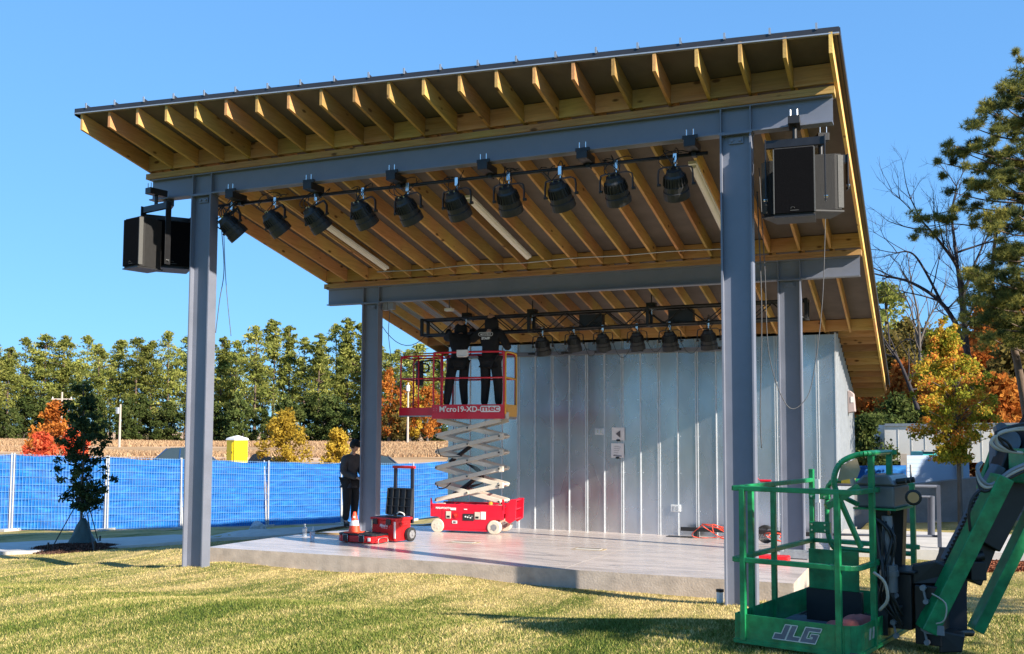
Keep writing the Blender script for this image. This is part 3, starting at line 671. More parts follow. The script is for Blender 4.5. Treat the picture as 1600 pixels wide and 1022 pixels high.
def bracket(loc,yaw,w,h,drop,label,side=1):
    t=empty('speaker_bracket',loc,yaw); tag(t,label,'speaker bracket')
    mb=MB(); mb.box(-w/2-.06,w/2+.06,-.03,.03,-.05,.05); mb.build('crossbar',M_blackm,t,world=False,bevel=.003)
    for s_ in(-1,1):
        mb=MB(); mb.box(s_*(w/2+.05)-.008,s_*(w/2+.05)+.008,-.05,.05,-drop,.06); mb.build('arm',M_blackm,t,world=False,bevel=.002)
        m2=MB(); m2.cyl((s_*(w/2+.035),0,-drop+.06),(s_*(w/2+.08),0,-drop+.06),.018,n=8); m2.build('bolt',M_chrome,t,world=False)
    mb=MB(); mb.cyl((0,0,.05),(0,0,.22),.03,n=8); mb.box(-.07,.07,-.16,.16,.2,.3); mb.build('hanger_clamp',M_black,t,world=False,bevel=.004)
    for dx in(-.04,.04):
        m2=MB(); m2.cyl((dx,-.13,.3),(dx,-.13,.38),.009,n=6); m2.build('bolt',M_chrome,t,world=False)
    return t
# left cluster
P=at(226,382,y=-.42); speaker(P,rad(-14),.43,.80,.44,'left black loudspeaker of the pair hung by the left front column')
P2=at(268,385,y=.18); speaker(P2,rad(50),.56,.78,.5,'right black loudspeaker of the pair hung by the left column, half behind its bracket')
bracket((P[0]+.12,P[1]+.1,5.72),rad(-12),.56,.8,.95,'black steel bracket holding the left loudspeaker of the left pair')
bracket((P2[0],P2[1]-.1,5.62),rad(50),.6,.8,.6,'black steel bracket holding the right loudspeaker of the left pair')
# right cluster
P=at(1242,289,y=-.18); speaker(P,rad(4),.47,.84,.40,'front black loudspeaker of the right cluster, grille facing the lawn')
bracket((P[0],P[1]+.05,5.70),rad(4),.60,.8,.75,'black steel bracket over the front loudspeaker of the right cluster')
P2=at(1283,290,y=.45); speaker(P2,rad(118),.42,.72,.36,'loudspeaker at the back right of the right cluster, showing its grey side')
P3=at(1226,297,y=.62); speaker(P3,rad(-105),.44,.72,.40,'loudspeaker at the back left of the right cluster, beside the right front column')
bracket((P2[0]-.0,P2[1],5.62),rad(20),.56,.8,.4,'black steel bracket over the rear loudspeakers of the right cluster')
# hanging wires
def wire(pts,r,name,label,m=M_black,cat='cable'):
    mb=MB(); mb.tube(pts,r,5); return tag(mb.build(name,m),label,cat)
M_cabl=mat('grey_cable',(.07,.07,.075),.5,0,.3,30)
wire(smooth([at(345,345,y=.1),at(350,420,y=.12),at(343,470,y=.12),at(337,520,y=.1)]),.007,'hanging_wire','thin black wire hanging down the inside of the left front column',M_cabl)
wire(smooth([at(349,345,y=.1),at(353,440,y=.12),at(361,525,y=.14)]),.006,'hanging_wire','thin wire ending in mid air right of the left front column',M_cabl)
wire(smooth([at(1186,262,y=1),at(1195,420,y=1),at(1202,555,y=1),at(1230,634,y=1.1),at(1258,625,y=1.2),at(1272,580,y=1.3),at(1285,470,y=1.4),at(1290,330,y=1.5)],60),.006,'hanging_wire','long looping wire hanging low between the two right columns',M_cabl)
wire(smooth([at(1183,300,y=.8),at(1190,480,y=.8),at(1188,640,y=.8),at(1190,700,y=.8)]),.008,'hanging_wire','straight wire hanging down just right of the right front column',M_cabl)
wire(smooth([at(610,480,y=5.3),at(607,520,y=5.4),at(611,557,y=5.5)]),.007,'hanging_wire','thin wire hanging by the rear left column above the lift',M_cabl)
P=at(606,477,y=5.32); t=empty('junction_box',P); tag(t,'grey double junction box under the middle beam by the rear left column','junction box')
mb=MB(); mb.box(P[0]-.1,P[0]+.02,P[1]-.06,P[1]+.06,P[2]-.11,P[2]+.07); mb.build('box',M_grey,t,bevel=.004)
mb=MB(); mb.box(P[0]+.03,P[0]+.16,P[1]-.06,P[1]+.06,P[2]-.1,P[2]+.07); mb.build('box',M_grey,t,bevel=.004)
P=at(702,484,y=6.2); t=empty('box_light',P); tag(t,'small pale box light on a short stem above the lift','light fixture')
mb=MB(); mb.box(P[0]-.09,P[0]+.09,P[1]-.06,P[1]+.06,P[2]-.03,P[2]+.03); mb.build('body',M_white,t,bevel=.004)
mb=MB(); mb.cyl((P[0],P[1],P[2]+.03),(P[0],P[1],zb(P[1])),.012,n=6); mb.build('stem',M_cabl,t)
# wall things
def outlet(px,py,label):
    P=at(px,py,y=WY-.02); t=empty('outlet_box',P); tag(t,label,'outlet box')
    mb=MB(); mb.box(P[0]-.11,P[0]+.11,P[1]-.05,P[1]+.02,P[2]-.08,P[2]+.08); mb.build('cover',M_rib,t,bevel=.01)
    mb=MB(); mb.box(P[0]-.06,P[0]-.01,P[1]-.058,P[1]-.051,P[2]-.05,P[2]+.05); mb.box(P[0]+.02,P[0]+.07,P[1]-.058,P[1]-.051,P[2]-.05,P[2]+.05); mb.build('flap',M_chrome,t)
outlet(937,674,'small metal outlet box on the wall left of the papers'); outlet(1056,794,'metal outlet box low on the wall above the slab')
M_paper=mat('paper',(.78,.75,.74),.8,0,.05,12); M_ink=mat('ink_grey',(.12,.11,.12),.8,0,.1,9)
for px,py,h,l in ((966,678,.30,'white paper sheet with a dark triangle taped on the metal wall'),(965,704,.34,'white paper sheet with faint drawings taped under the other one')):
    P=at(px,py,y=WY-.045); t=empty('taped_paper',P); tag(t,l,'paper')
    mb=MB(); K=6; w=.155
    vv=[(P[0]-w+2*w*i/K,P[1]-.004*math.sin(i*1.3),P[2]+s_*h/2) for s_ in(-1,1) for i in range(K+1)]
    mb.add(vv,[(i,i+1,K+2+i,K+1+i) for i in range(K)]); mb.add([(x,y+.003,z) for x,y,z in vv],[(i,K+1+i,K+2+i,i+1) for i in range(K)]); mb.build('sheet',M_paper,t)
    mb=MB(); mb.box(P[0]-.045,P[0]+.045,P[1]-.012,P[1]-.007,P[2]-h/2-.02,P[2]-h/2+.02); mb.build('tape',M_black,t)
    mb=MB()
    if h<.32: mb.prism([(P[0]+.05,P[1]-.009,P[2]-.09),(P[0]+.05,P[1]-.009,P[2]+.08),(P[0]-.06,P[1]-.009,P[2]-.0)],(0,0,0),(0,.002,0))
    else:
        for a in range(5): mb.bar((P[0]-.09,P[1]-.009,P[2]+.1-.05*a),(P[0]+.08-.02*a,P[1]-.009,P[2]+.08-.04*a),.002,.006)
        mb.bar((P[0]-.1,P[1]-.009,P[2]-.12),(P[0]+.1,P[1]-.009,P[2]-.13),.002,.02)
    mb.build('drawing',M_ink,t)
P=at(1328,628,x=8.98); t=empty('wall_light',P); tag(t,'pinkish grey wall pack light high on the right side wall','wall light')
mb=MB(); mb.prism([(P[0]-.05,P[1],P[2]-.28),(P[0]+.13,P[1],P[2]-.24),(P[0]+.10,P[1],P[2]+.2),(P[0]+.02,P[1],P[2]+.27),(P[0]-.05,P[1],P[2]+.27)],(0,-.18,0),(0,.18,0)); mb.build('housing',mat('wall_light_shell',(.42,.34,.33),.5,0,.05,5),t,bevel=.02)
mb=MB(); mb.box(P[0]+.03,P[0]+.1,P[1]-.19,P[1]-.181,P[2]-.02,P[2]+.12); mb.build('window',M_white,t)
# things along the wall foot
P=at(1064,826,y=9.5); Q=at(1131,829,y=9.5); R_=at(1285,833,y=9.5)
t=empty('metal_bar',((P[0]+R_[0])/2,9.5,P[2])); tag(t,'long straight black metal bar lying along the foot of the metal wall','bar')
mb=MB(); mb.box(P[0],R_[0]-.2,9.46,9.53,P[2]-.045,P[2]+.04); mb.build('bar',M_black,t,bevel=.004)
for x in (P[0]+.35,P[0]+2.3): mb=MB(); mb.box(x-.04,x+.04,9.4,9.6,floor(9.5),P[2]-.045); mb.build('foot',M_black,t)
P=at(1062,838,y=9.1); mb=MB(); mb.box(P[0]-.28,P[0]+.3,9.0,9.25,floor(9.1),floor(9.1)+.02); tag(mb.build('rubber_mat',M_black),'small flat black mat on the slab at the wall foot','mat')
def cord(c,n,sp,r,label,m,seed,name='extension_cord'):
    rr=random.Random(seed); mb=MB()
    pts=[]
    for k in range(n*10):
        a=k/10*2*math.pi; R0=sp*(.6+.4*math.sin(k*.37+seed)); x=c[0]+R0*math.cos(a)+.25*math.sin(k*.11); y=c[1]+.35*R0*math.sin(a); z=floor(y)+.02+ c[2]*(.5+.5*math.sin(a*.5+k*.21))
        pts.append((x,y,z))
    mb.tube(smooth(pts,len(pts)*2),r,6); return tag(mb.build(name,m),label,'cord')
M_orange=mat('orange_cord',(.75,.07,.03),.45,0,.1,8)
P=at(1100,834,y=8.6); cord((P[0]+.15,8.6,.30),4,.48,.009,'tangled orange extension cord on the slab left of the right front column',M_orange,3)
P=at(1212,835,y=7.6); cord((P[0],7.6,.2),3,.32,.010,'orange extension cord heap between the two right columns',M_orange,5)
P=at(1196,830,y=7.2); mb=MB()
for k in range(6): mb.tube([(P[0]+.02*k+math.cos(a)*(.16-.01*k),7.2+.03*math.sin(2*a),floor(7.2)+.2+math.sin(a)*(.17-.01*k)) for a in np.linspace(0,6.28,20)],.011,5)
tag(mb.build('coiled_cable',M_black),'coil of black cable standing on the slab right of the right front column','cable')
mb=MB(); P=at(1198,751,y=1.0); mb.cyl((P[0]-.07,.9,P[2]),(P[0]+.07,.9,P[2]),.018,n=8); mb.tube([(P[0]-.07,.9,P[2]),(P[0]-.12,.88,P[2]+.06)],.006,5); tag(mb.build('red_plug',M_red),'small red plug end hanging on a wire right of the right front column','plug')
# conduit sleeve at the right column foot
P=at(1125,935,y=.25); t=empty('white_can',(P[0],P[1],ground(P[0],P[1]))); tag(t,'small white can with black lid at the foot of the right front column','can')
z0=ground(P[0],P[1])-.02; mb=MB(); mb.cyl((P[0],P[1],z0),(P[0],P[1],z0+.17),.045,n=14); mb.build('body',M_white,t); mb=MB(); mb.cyl((P[0],P[1],z0+.17),(P[0],P[1],z0+.2),.05,n=14); mb.build('lid',M_black,t)
# red box and tray at the right edge of the slab
M_mred=mat('tool_red',(.60,.012,.015),.38,0,.08,6)
P=at(1208,869,z=floor(3.2)+.1); bx_,by_=P[0],P[1]; z=floor(by_)
t=empty('red_toolbox',(bx_,by_,z)); tag(t,'flat red tool case lying on the right edge of the slab behind the basket','tool case')
mb=MB(); mb.box(bx_-.22,bx_+.24,by_-.15,by_+.15,z+.002,z+.11); mb.build('case',M_mred,t,bevel=.02); mb=MB(); mb.box(bx_-.05,bx_+.07,by_-.165,by_-.15,z+.05,z+.09); mb.build('latch',M_mred,t,bevel=.004)
P=at(1243,866,z=floor(3.9)+.06); t=empty('grey_tray',(P[0],P[1],floor(P[1]))); tag(t,'clear grey plastic tray on the right edge of the slab beside the red case','tray')
M_tray=mat('tray_plastic',(.25,.27,.29),.25,0,.2,14); z=floor(P[1])
mb=MB(); mb.prism([(P[0]-.17,P[1]-.14,0),(P[0]+.17,P[1]-.14,0),(P[0]+.17,P[1]+.14,0),(P[0]-.17,P[1]+.14,0)],(0,0,z+.003),(0,0,z+.02))
for a in((-.2,-.17,.2,-.15),(-.2,.15,.2,.17)): mb.box(P[0]+a[0],P[0]+a[2],P[1]+a[1],P[1]+a[3],z+.02,z+.12)
for a in((-.22,-.17,-.2,.17),(.2,-.17,.22,.17)): mb.box(P[0]+a[0],P[0]+a[2],P[1]+a[1],P[1]+a[3],z+.02,z+.12)
mb.build('tub',M_tray,t)
mb=MB()
for k in range(7): mb.box(P[0]-.17+.05*k,P[0]-.15+.05*k,P[1]-.13,P[1]+.13,z+.02,z+.085)
mb.build('dividers',M_white,t)
# ------------------------------------------------------------------ scissor lift
LO=at(672,829,y=6.0); LO=np.array([LO[0],6.0,floor(6.2)])
L=1.62
SL=empty('scissor_lift',LO,rad(5)); tag(SL,'red and cream scissor lift raised high in front of the metal wall','scissor lift')
kw=dict(parent=SL,world=False)
M_cream=mat('cream_paint',(.60,.545,.45),.45,0,.08,5); M_yel=mat('lift_yellow',(.72,.36,.03),.4,0,.1,5); M_tan=mat('tyre_cream',(.60,.53,.42),.7,0,.15,12)
mb=MB(); D=.78
# chassis: side profile with wheel cut-outs at the lower corners
prof=[(0,.60),(L,.60),(L,.30),(L-.16,.30),(L-.32,.26),(L-.34,.05),(.29,.05),(.25,.28),(.16,.33),(0,.33)]
mb.prism([(x,0,z) for x,z in prof],(0,0,0),(0,.05,0)); mb.prism([(x,0,z) for x,z in prof],(0,D-.05,0),(0,D,0)); mb.box(.0,L,.05,D-.05,.42,.56); mb.box(.3,L-.35,.05,D-.05,.06,.42)
mb.build('chassis',M_red,bevel=.008,**kw)
mb=MB(); mb.box(.28,L-.34,-.012,-.001,.055,.095); mb.box(.27,L-.36,-.006,-.001,.1,.5); mb.build('side_panel',M_red,bevel=.004,**kw)
for x,r_,y in ((.17,.145,-.03),(L-.2,.145,-.03),(.17,.145,D-.1),(L-.2,.145,D-.1)):
    mb=MB(); mb.lathe((x,y,r_),(0,1,0),[(0,r_*.9),(.015,r_),(.115,r_),(.13,r_*.9)],22); w_=mb.build('wheel',M_tan,**kw)
    mb=MB(); mb.lathe((x,y-.004,r_),(0,1,0),[(0,r_*.2),(.006,r_*.6),(.03,r_*.62),(.05,r_*.1)],18)
    for k in range(5): a=k*1.256; mb.cyl((x+math.cos(a)*r_*.4,y-.008,r_+math.sin(a)*r_*.4),(x+math.cos(a)*r_*.4,y+.004,r_+math.sin(a)*r_*.4),.012,n=6)
    mb.build('hub',M_grey if x>1 else M_cream,w_,world=False)
mb=MB(); mb.prism([(L,0,.28),(L+.10,0,.22),(L+.22,0,.30),(L+.24,0,.72),(L+.12,0,.72),(L+.02,0,.6)],(0,.12,0),(0,.16,0)); mb.prism([(L,0,.28),(L+.10,0,.22),(L+.22,0,.30),(L+.24,0,.72),(L+.12,0,.72),(L+.02,0,.6)],(0,D-.14,0),(0,D-.1,0))
for z in (.3,.5,.68): mb.box(L+.1,L+.2,.16,D-.14,z,z+.03)
mb.build('ladder',M_red,bevel=.004,**kw)
mb=MB(); mb.prism([(L-.03,0,.5),(L+.02,0,.5),(L+.01,0,.72),(L-.03,0,.72)],(0,.0,0),(0,.03,0)); mb.prism([(-.0,0,.5),(.05,0,.5),(.02,0,.72),(0,0,.72)],(0,.0,0),(0,.03,0)); mb.build('guard_post',M_red,**kw)
mb=MB(); mb.cyl((L-.33,.15,.56),(L-.33,.15,.66),.055,.045,n=14); mb.build('beacon',mat('amber',(.8,.28,.03),.2,0,.05,5),**kw)
# decals and controls on the side
def pl(x0,x1,z0,z1,m,name,y=-.018,d=.012): 
    mb=MB(); mb.box(x0,x1,y,y+d,z0,z1); return mb.build(name,m,bevel=.003,**kw)
pl(.36,.47,.30,.45,M_cream,'latch_plate'); pl(.38,.45,.32,.36,M_black,'latch',-.024,.005); pl(.47+.53,.47+.64,.30,.45,M_cream,'latch_plate'); pl(1.02,1.09,.32,.36,M_black,'latch',-.024,.005)
mb=MB(); mb.cyl((.58,-.02,.375),(.58,-.004,.375),.065,n=18); mb.build('stop_button',M_mred,**kw); mb=MB(); mb.cyl((.58,-.035,.375),(.58,-.02,.375),.03,n=14); mb.build('stop_knob',mat('knob_red',(.8,.05,.03),.3),**kw)
cp_=pl(.74,.98,.27,.41,M_dkplas,'control_panel')
for k,(x,z) in enumerate(((.85,.34),(.88,.37),(.91,.33),(.94,.36),(.80,.35))):
    mb=MB(); mb.cyl((x,-.03,z),(x,-.018,z),.016,n=10); mb.build('button',M_grey if k%2 else M_white,cp_,world=False)
pl(.50,.61,.20,.26,M_white,'sticker'); pl(.525,.585,.215,.245,M_black,'sticker_print',-.022,.004); pl(1.13,1.24,.3,.46,M_white,'sticker'); pl(.76,.83,.49,.51,M_white,'sticker'); pl(.46,.58,.475,.525,M_white,'sticker')
text('MASABOOTH',.055,M_white,SL,(.125,-.004,.512),(1,0,0),(0,0,1),bold=.002,extr=.003,world=False)
mb=MB(); mb.box(.12,.44,-.0025,.001,.478,.545); mb.build('decal_backing',M_red,**kw)
# scissor stack
zc0=.84; dz=.338; NL=5; XC=.80; XH=.70
for i in range(NL):
    zc=zc0+dz*i
    for y,fr in ((.09,1),(.64,0)):
        for s_ in (1,-1):
            yy=y+(.0 if s_>0 else (.05 if fr else -.05)); mb=MB()
            x0=XC-XH-.02; x1=XC+XH+.02; x0-= (.0)
            mb.bar((x0,yy,zc-s_*dz/2),(x1,yy,zc+s_*dz/2),.035,.088,up=(0,0,1))
            mb.build('scissor_arm',M_cream,bevel=.004,**kw)
    for px_,z in ((XC,zc),(XC-XH,zc-dz/2),(XC+XH,zc-dz/2)):
        mb=MB(); mb.cyl((px_,.05,z),(px_,.72,z),.028,n=12); p_=mb.build('pivot_pin',M_cream,**kw); mb=MB(); mb.cyl((px_,.044,z),(px_,.05,z),.018,n=8); mb.build('pin_head',M_black,p_,world=False)
    if i<4:
        mb=MB(); z=zc+dz/2; mb.prism([(XC+XH,0,z-.07),(XC+XH+.09,0,z-.06),(XC+XH+.09,0,z+.06),(XC+XH,0,z+.07)],(0,.05,0),(0,.13,0)); mb.build('arm_bracket',M_cream,bevel=.006,**kw)
for (a,b_) in (((XC-.45,zc0-.1),(XC+.25,zc0+.40)),((XC-.5,zc0+dz*2.0-.05),(XC+.1,zc0+dz*3.0+.05))):
    mb=MB(); mb.cyl((a[0],.36,a[1]),(b_[0],.36,b_[1]),.045,n=10); c_=mb.build('lift_cylinder',M_black,**kw)
mb=MB()
for k in range(4): mb.tube(smooth([(XC-.5+.05*k,.22+.03*k,zc0-.13),(XC-.1,.3,zc0+.05+.02*k),(XC+.3,.25,zc0+.22),(XC+.2,.25,zc0+.4+.03*k),(XC-.1,.25,zc0+.6)],18),.008,5)
mb.tube(smooth([(XC-XH+.05,.0,zc0+.95),(XC-XH+.12,-.02,zc0+.78),(XC-XH+.3,-.02,zc0+.74),(XC-XH+.6,.02,zc0+.76)],14),.01,5)
mb.tube(smooth([(XC-XH+.05,.0,zc0+.15),(XC-XH+.1,-.02,zc0+.08),(XC-XH+.25,-.02,zc0+.1),(XC-XH+.35,.02,zc0+.2)],14),.012,5)
mb.build('hydraulic_hose',M_black,**kw)
mb=MB(); mb.box(XC-XH-.0,XC-XH+.18,.1,.18,zc0-dz/2-.12,zc0-dz/2-.06); mb.box(XC+XH-.2,XC+XH+.05,.1,.18,.56,.60); mb.build('slider_block',M_cream,**kw)
# platform
ZP=zc0+dz*(NL-1)+dz/2+.02   # underside
zp=ZP+.03; zf=zp+.13
mb=MB(); mb.box(.02,L+.02,.0,D,ZP,ZP+.05); mb.box(.02,L+.02,.0,D,zf-.03,zf); mb.build('platform_floor',M_grey,**kw)
mb=MB(); mb.box(.02,L+.02,-.02,.0,ZP,ZP+.30); mb.box(.02,L+.02,D,D+.02,ZP,ZP+.30); mb.box(.02,L+.02,-.026,-.0205,ZP+.11,ZP+.125); mb.build('toe_board',M_red,bevel=.004,**kw)
mb=MB(); mb.box(-.76,.02,.03,.06,ZP+.07,ZP+.24); mb.box(-.76,.02,D-.06,D-.03,ZP+.07,ZP+.24); mb.box(-.76,-.73,.06,D-.06,ZP+.07,ZP+.24); mb.box(-.73,.02,.06,D-.06,ZP+.1,ZP+.13); mb.build('extension_deck',M_red,bevel=.004,**kw)
mb=MB(); mb.box(-.76,.02,.022,.029,ZP+.045,ZP+.068); mb.build('deck_slide',M_drip,**kw)
zt=ZP+1.40; zm=ZP+.86
def rail(x0,x1,y,z0,zt_,zm_,r_=.021,n='guard_rail',m=M_red,mid=()):
    mb=MB(); c=.11
    mb.tube(smooth([(x0,y,z0),(x0,y,zt_-c),(x0+.035,y,zt_-.035),(x0+c,y,zt_),(x1-c,y,zt_),(x1-.035,y,zt_-.035),(x1,y,zt_-c),(x1,y,z0)],60),r_,8)
    mb.tube([(x0,y,zm_),(x1,y,zm_)],r_*.9,8)
    for x in mid: mb.tube([(x,y,z0),(x,y,zt_)],r_*.9,8)
    return mb.build(n,m,**kw)
rail(.05,L-.0,-.0,ZP+.28,zt,zm,mid=(.25,)); rail(.05,L,D,ZP+.28,zt,zm)
rail(-.73,.2,.05,ZP+.24,zt-.06,zm,.019,mid=(-.32,)); rail(-.73,.2,D-.05,ZP+.24,zt-.06,zm,.019)
mb=MB(); mb.tube([(-.73,.05,zt-.07),(-.73,D-.05,zt-.07)],.019,8); mb.tube([(-.73,.05,zm),(-.73,D-.05,zm)],.019,8); mb.build('end_rail',M_red,**kw)
mb=MB()
def ytube(pts,r_=.021): mb.tube(smooth(pts,40),r_,8)
ytube([(L+.03,.02,ZP+.1),(L+.03,.02,zt-.12),(L+.03,.06,zt-.03),(L+.03,.14,zt),(L+.03,D-.14,zt),(L+.03,D-.05,zt-.03),(L+.03,D-.02,zt-.12),(L+.03,D-.02,ZP+.1)])
mb.tube([(L+.03,.02,zm),(L+.03,D-.02,zm)],.018,8); mb.box(L+.01,L+.05,.03,D-.03,ZP+.05,ZP+.3); mb.build('entry_gate',M_yel,**kw)
mb=MB(); mb.tube([(-.55,.1,zt+.0),(.1,.1,zt+.0)],.016,6); mb.tube([(-.55,D-.12,zt),(.1,D-.12,zt)],.016,6); mb.build('yellow_rail',M_yel,**kw)
mb=MB(); mb.box(-.6,-.47,.55,.68,zm-.12,zt-.12); mb.build('control_box',M_dkplas,bevel=.01,**kw)
mb=MB(); mb.tube([(-.3+math.cos(a)*.12,.3+.02*math.sin(a),zt-.3+math.sin(a)*.1) for a in np.linspace(0,6.28,14)],.02,6); mb.tube(smooth([(-.6,.5,zt-.2),(-.4,.35,zt-.15),(0,.3,zt-.15),(.12,.3,zt-.28)],16),.02,6); mb.build('cable_bundle',M_black,**kw)
mb=MB(); mb.box(L+.03,L+.08,.02,.12,ZP-.0,ZP+.14); mb.build('gate_plate',M_cream,**kw)
# lettering on the toe board
zl=ZP+.205
text("M'cro19-XD-",.15,M_white,SL,(.20,-.023,zl),(1,0,0),(0,0,1),bold=.003,extr=.004,world=False,fitw=.90,fith=.125)
mb=MB(); x0,x1=1.11,1.555; rr=.03
mb.prism([(x0+rr,0,zl-.066),(x1-rr,0,zl-.066),(x1,0,zl-.066+rr),(x1,0,zl+.066-rr),(x1-rr,0,zl+.066),(x0+rr,0,zl+.066),(x0,0,zl+.066-rr),(x0,0,zl-.066+rr)],(0,-.029,0),(0,-.0265,0)); mb.build('logo_badge',M_white,**kw)
text('mec',.155,M_red,SL,(1.135,-.030,zl),(1,0,0),(0,0,1),bold=.002,extr=.004,world=False,fitw=.39,fith=.085)
for k,(x,z) in enumerate(((.07,.22),(.13,.22),(.07,.17),(.13,.17))): 
    mb=MB(); mb.cyl((x,-.0235,ZP+z),(x,-.02,ZP+z),.006,n=6); mb.build('bolt',M_chrome,**kw)
SLM=Matrix.Translation(Vector(LO))@Matrix.Rotation(rad(5),4,'Z')
def onlift(x,y,z): return SLM@Vector((x,y,z))
P=onlift(.72,-.05,zt-.015); t=empty('paper_bag',P,rad(5)); tag(t,'white paper bag draped over the top rail of the lift platform','paper bag')
mb=MB(); mb.box(-.12,.12,-.05,.05,-.07,.06); mb.box(-.105,.10,-.06,.04,-.09,-.0705); mb.build('bag',M_paper,t,world=False,bevel=.02)
# ------------------------------------------------------------------ tool boxes, cone, bottle, cup
def rboxthing(name,px,py,label,cat,yaw=0):
    P=at(px,py,z=.12); P=np.array([P[0],P[1],floor(P[1])])
    for _ in range(5): P=at(px,py,z=floor(P[1])); P[2]=floor(P[1])
    t=empty(name,P,yaw); tag(t,label,cat); return t,dict(parent=t,world=False)
t,kt=rboxthing('rolling_toolbox',618,848,'large red rolling tool box with open black lid and tall pull handle','tool box',rad(-12))
t.scale=(1.15,1,1.02)
M_dk=mat('lid_black',(.016,.017,.02),.5,0,.2,10)
mb=MB(); mb.prism([(-.50,-.0,.02),(-.02,.0,.02),(.0,.02,.02),(.02,.38,.02),(-.48,.38,.02)],(0,0,0),(0,0,.36)); mb.prism([(-.53,-.02,.38),(.01,-.02,.38),(.04,.41,.38),(-.51,.41,.38)],(0,0,0),(0,0,.045)); mb.build('body',M_mred,bevel=.012,**kt)
mb=MB(); mb.box(-.48,-.03,.03,.36,.426,.432); mb.build('inside',M_dk,**kt)
for x in (-.42,-.14):
    mb=MB(); mb.box(x-.045,x+.045,-.035,-.003,.30,.40); l_=mb.build('latch',M_dk,bevel=.006,**kt); mb=MB(); mb.tube([(x-.04,-.03,.30),(x-.04,-.035,.22),(x+.04,-.035,.22),(x+.04,-.03,.30)],.006,6); mb.build('latch_loop',M_mred,l_,world=False)
mb=MB(); mb.box(-.50,-.485,-.012,-.001,.05,.37); mb.build('edge_guard',M_chrome,**kt)
mb=MB(); mb.box(-.035,-.005,-.006,.006,.07,.36); mb.build('reflector',M_white,**kt)
text('Milwaukee',.06,M_white,t,(-.33,-.006,.285),(1,0,0),(0,.0,1),shear=.35,bold=.002,world=False,fitw=.17,fith=.055)
mb=MB(); mb.bar((-.30,-.006,.245),(-.17,-.006,.235),.004,.007); mb.build('underline',M_white,**kt)
mb=MB(); mb.box(.012,.03,.1,.3,.28,.33); mb.build('side_grip',M_mred,bevel=.006,**kt)
mb=MB(); mb.lathe((.02,.33,.125),(1,0,0),[(0,.11),(.01,.125),(.06,.125),(.07,.11)],24); w_=mb.build('wheel',M_tyre,**kt)
mb=MB(); mb.lathe((.085,.33,.125),(1,0,0),[(0,.075),(.01,.07),(.015,.03),(.03,.02)],16)
for k in range(6): a=k*1.047; mb.bar((.098,.33+math.cos(a)*.02,.125+math.sin(a)*.02),(.094,.33+math.cos(a)*.08,.125+math.sin(a)*.08),.012,.012,up=(1,0,0))
mb.build('rim',M_grey,w_,world=False)
mb=MB(); mb.lathe((-.5,.33,.125),(-1,0,0),[(0,.11),(.01,.125),(.06,.125),(.07,.11)],24); mb.build('wheel',M_tyre,**kt)
# open lid standing up at the back
mb=MB(); mb.prism([(-.5,.40,.43),(.02,.40,.43),(.03,.44,.93),(-.49,.44,.93)],(0,0,0),(0,.03,0)); l_=mb.build('lid',M_dk,bevel=.01,**kt)
mb=MB()
for x in (-.5,-.385,-.255,-.125,.01): mb.bar((x,.385,.45),(x+.01,.42,.92),.015,.04,up=(0,1,0))
for z in (.45,.60,.75,.915): mb.bar((-.49,.385+.04*(z-.43)/.5,z),(.01,.385+.04*(z-.43)/.5,z),.04,.014,up=(0,0,1))
mb.build('lid_ribs',M_dk,l_,world=False)
mb=MB(); mb.tube(smooth([(-.25,.36,.46),(-.2,.35,.50),(-.12,.36,.48),(-.1,.37,.44)],10),.012,6); mb.build('lid_strap',M_white,l_,world=False)
mb=MB()
for x in (-.40,-.04): mb.box(x-.025,x+.025,.48,.52,.3,1.28)
hd=mb.build('handle_posts',mat('handle_navy',(.015,.018,.035),.4,0,.1,6),**kt)
mb=MB(); mb.box(-.45,.01,.47,.53,1.28,1.33); mb.build('handle_grip',M_mred,hd,world=False,bevel=.012)
t,kt=rboxthing('organizer_case',586,851,'flat red parts case with black ribbed lid lying in front of the tool box','tool case',rad(-6)); t.scale=(1.28,1,1)
mb=MB(); mb.prism([(-.66,.05,.015),(-.6,.0,.015),(-.06,.0,.015),(0,.05,.015),(0,.40,.015),(-.66,.40,.015)],(0,0,0),(0,0,.115)); mb.build('tray',M_mred,bevel=.012,**kt)
mb=MB(); mb.prism([(-.66,.05,.132),(-.6,.0,.132),(-.06,.0,.132),(0,.05,.132),(0,.40,.132),(-.66,.40,.132)],(0,0,0),(0,0,.035)); l_=mb.build('lid',M_dk,bevel=.01,**kt)
mb=MB()
for k in range(6): mb.box(-.58+.09*k,-.55+.09*k,.04,.36,.168,.178)
mb.build('lid_ribs',M_dk,l_,world=False)
for x in (-.5,-.22):
    mb=MB(); mb.box(x-.04,x+.04,-.022,-.001,.03,.15); l2=mb.build('latch',M_dk,bevel=.004,**kt); mb=MB(); mb.tube([(x-.04,-.025,.03),(x-.04,-.028,.15),(x+.04,-.028,.15),(x+.04,-.025,.03)],.004,5); mb.build('latch_frame',M_chrome,l2,world=False)
mb=MB(); mb.box(-.12,-.08,-.012,-.001,.05,.11); mb.build('sticker',M_white,**kt)
mb=MB(); mb.tube(smooth([(.03,.06,.0),(.05,.02,.1),(.03,.3,.1),(.02,.34,.0)],10),.008,6); mb.build('carry_handle',M_chrome,**kt)
t,kt=rboxthing('black_case_pair',0,0,'x','x') if False else (None,None)
P=at(556,830,z=.34); t=empty('traffic_cone',(P[0],P[1]-.05,floor(2.9)+.175)); t.scale=(.72,.72,.75); tag(t,'small orange traffic cone with white collar standing on the lid of the red parts case','traffic cone'); kt=dict(parent=t,world=False)
M_oc=mat('cone_orange',(.85,.07,.02),.5,0,.08,8)
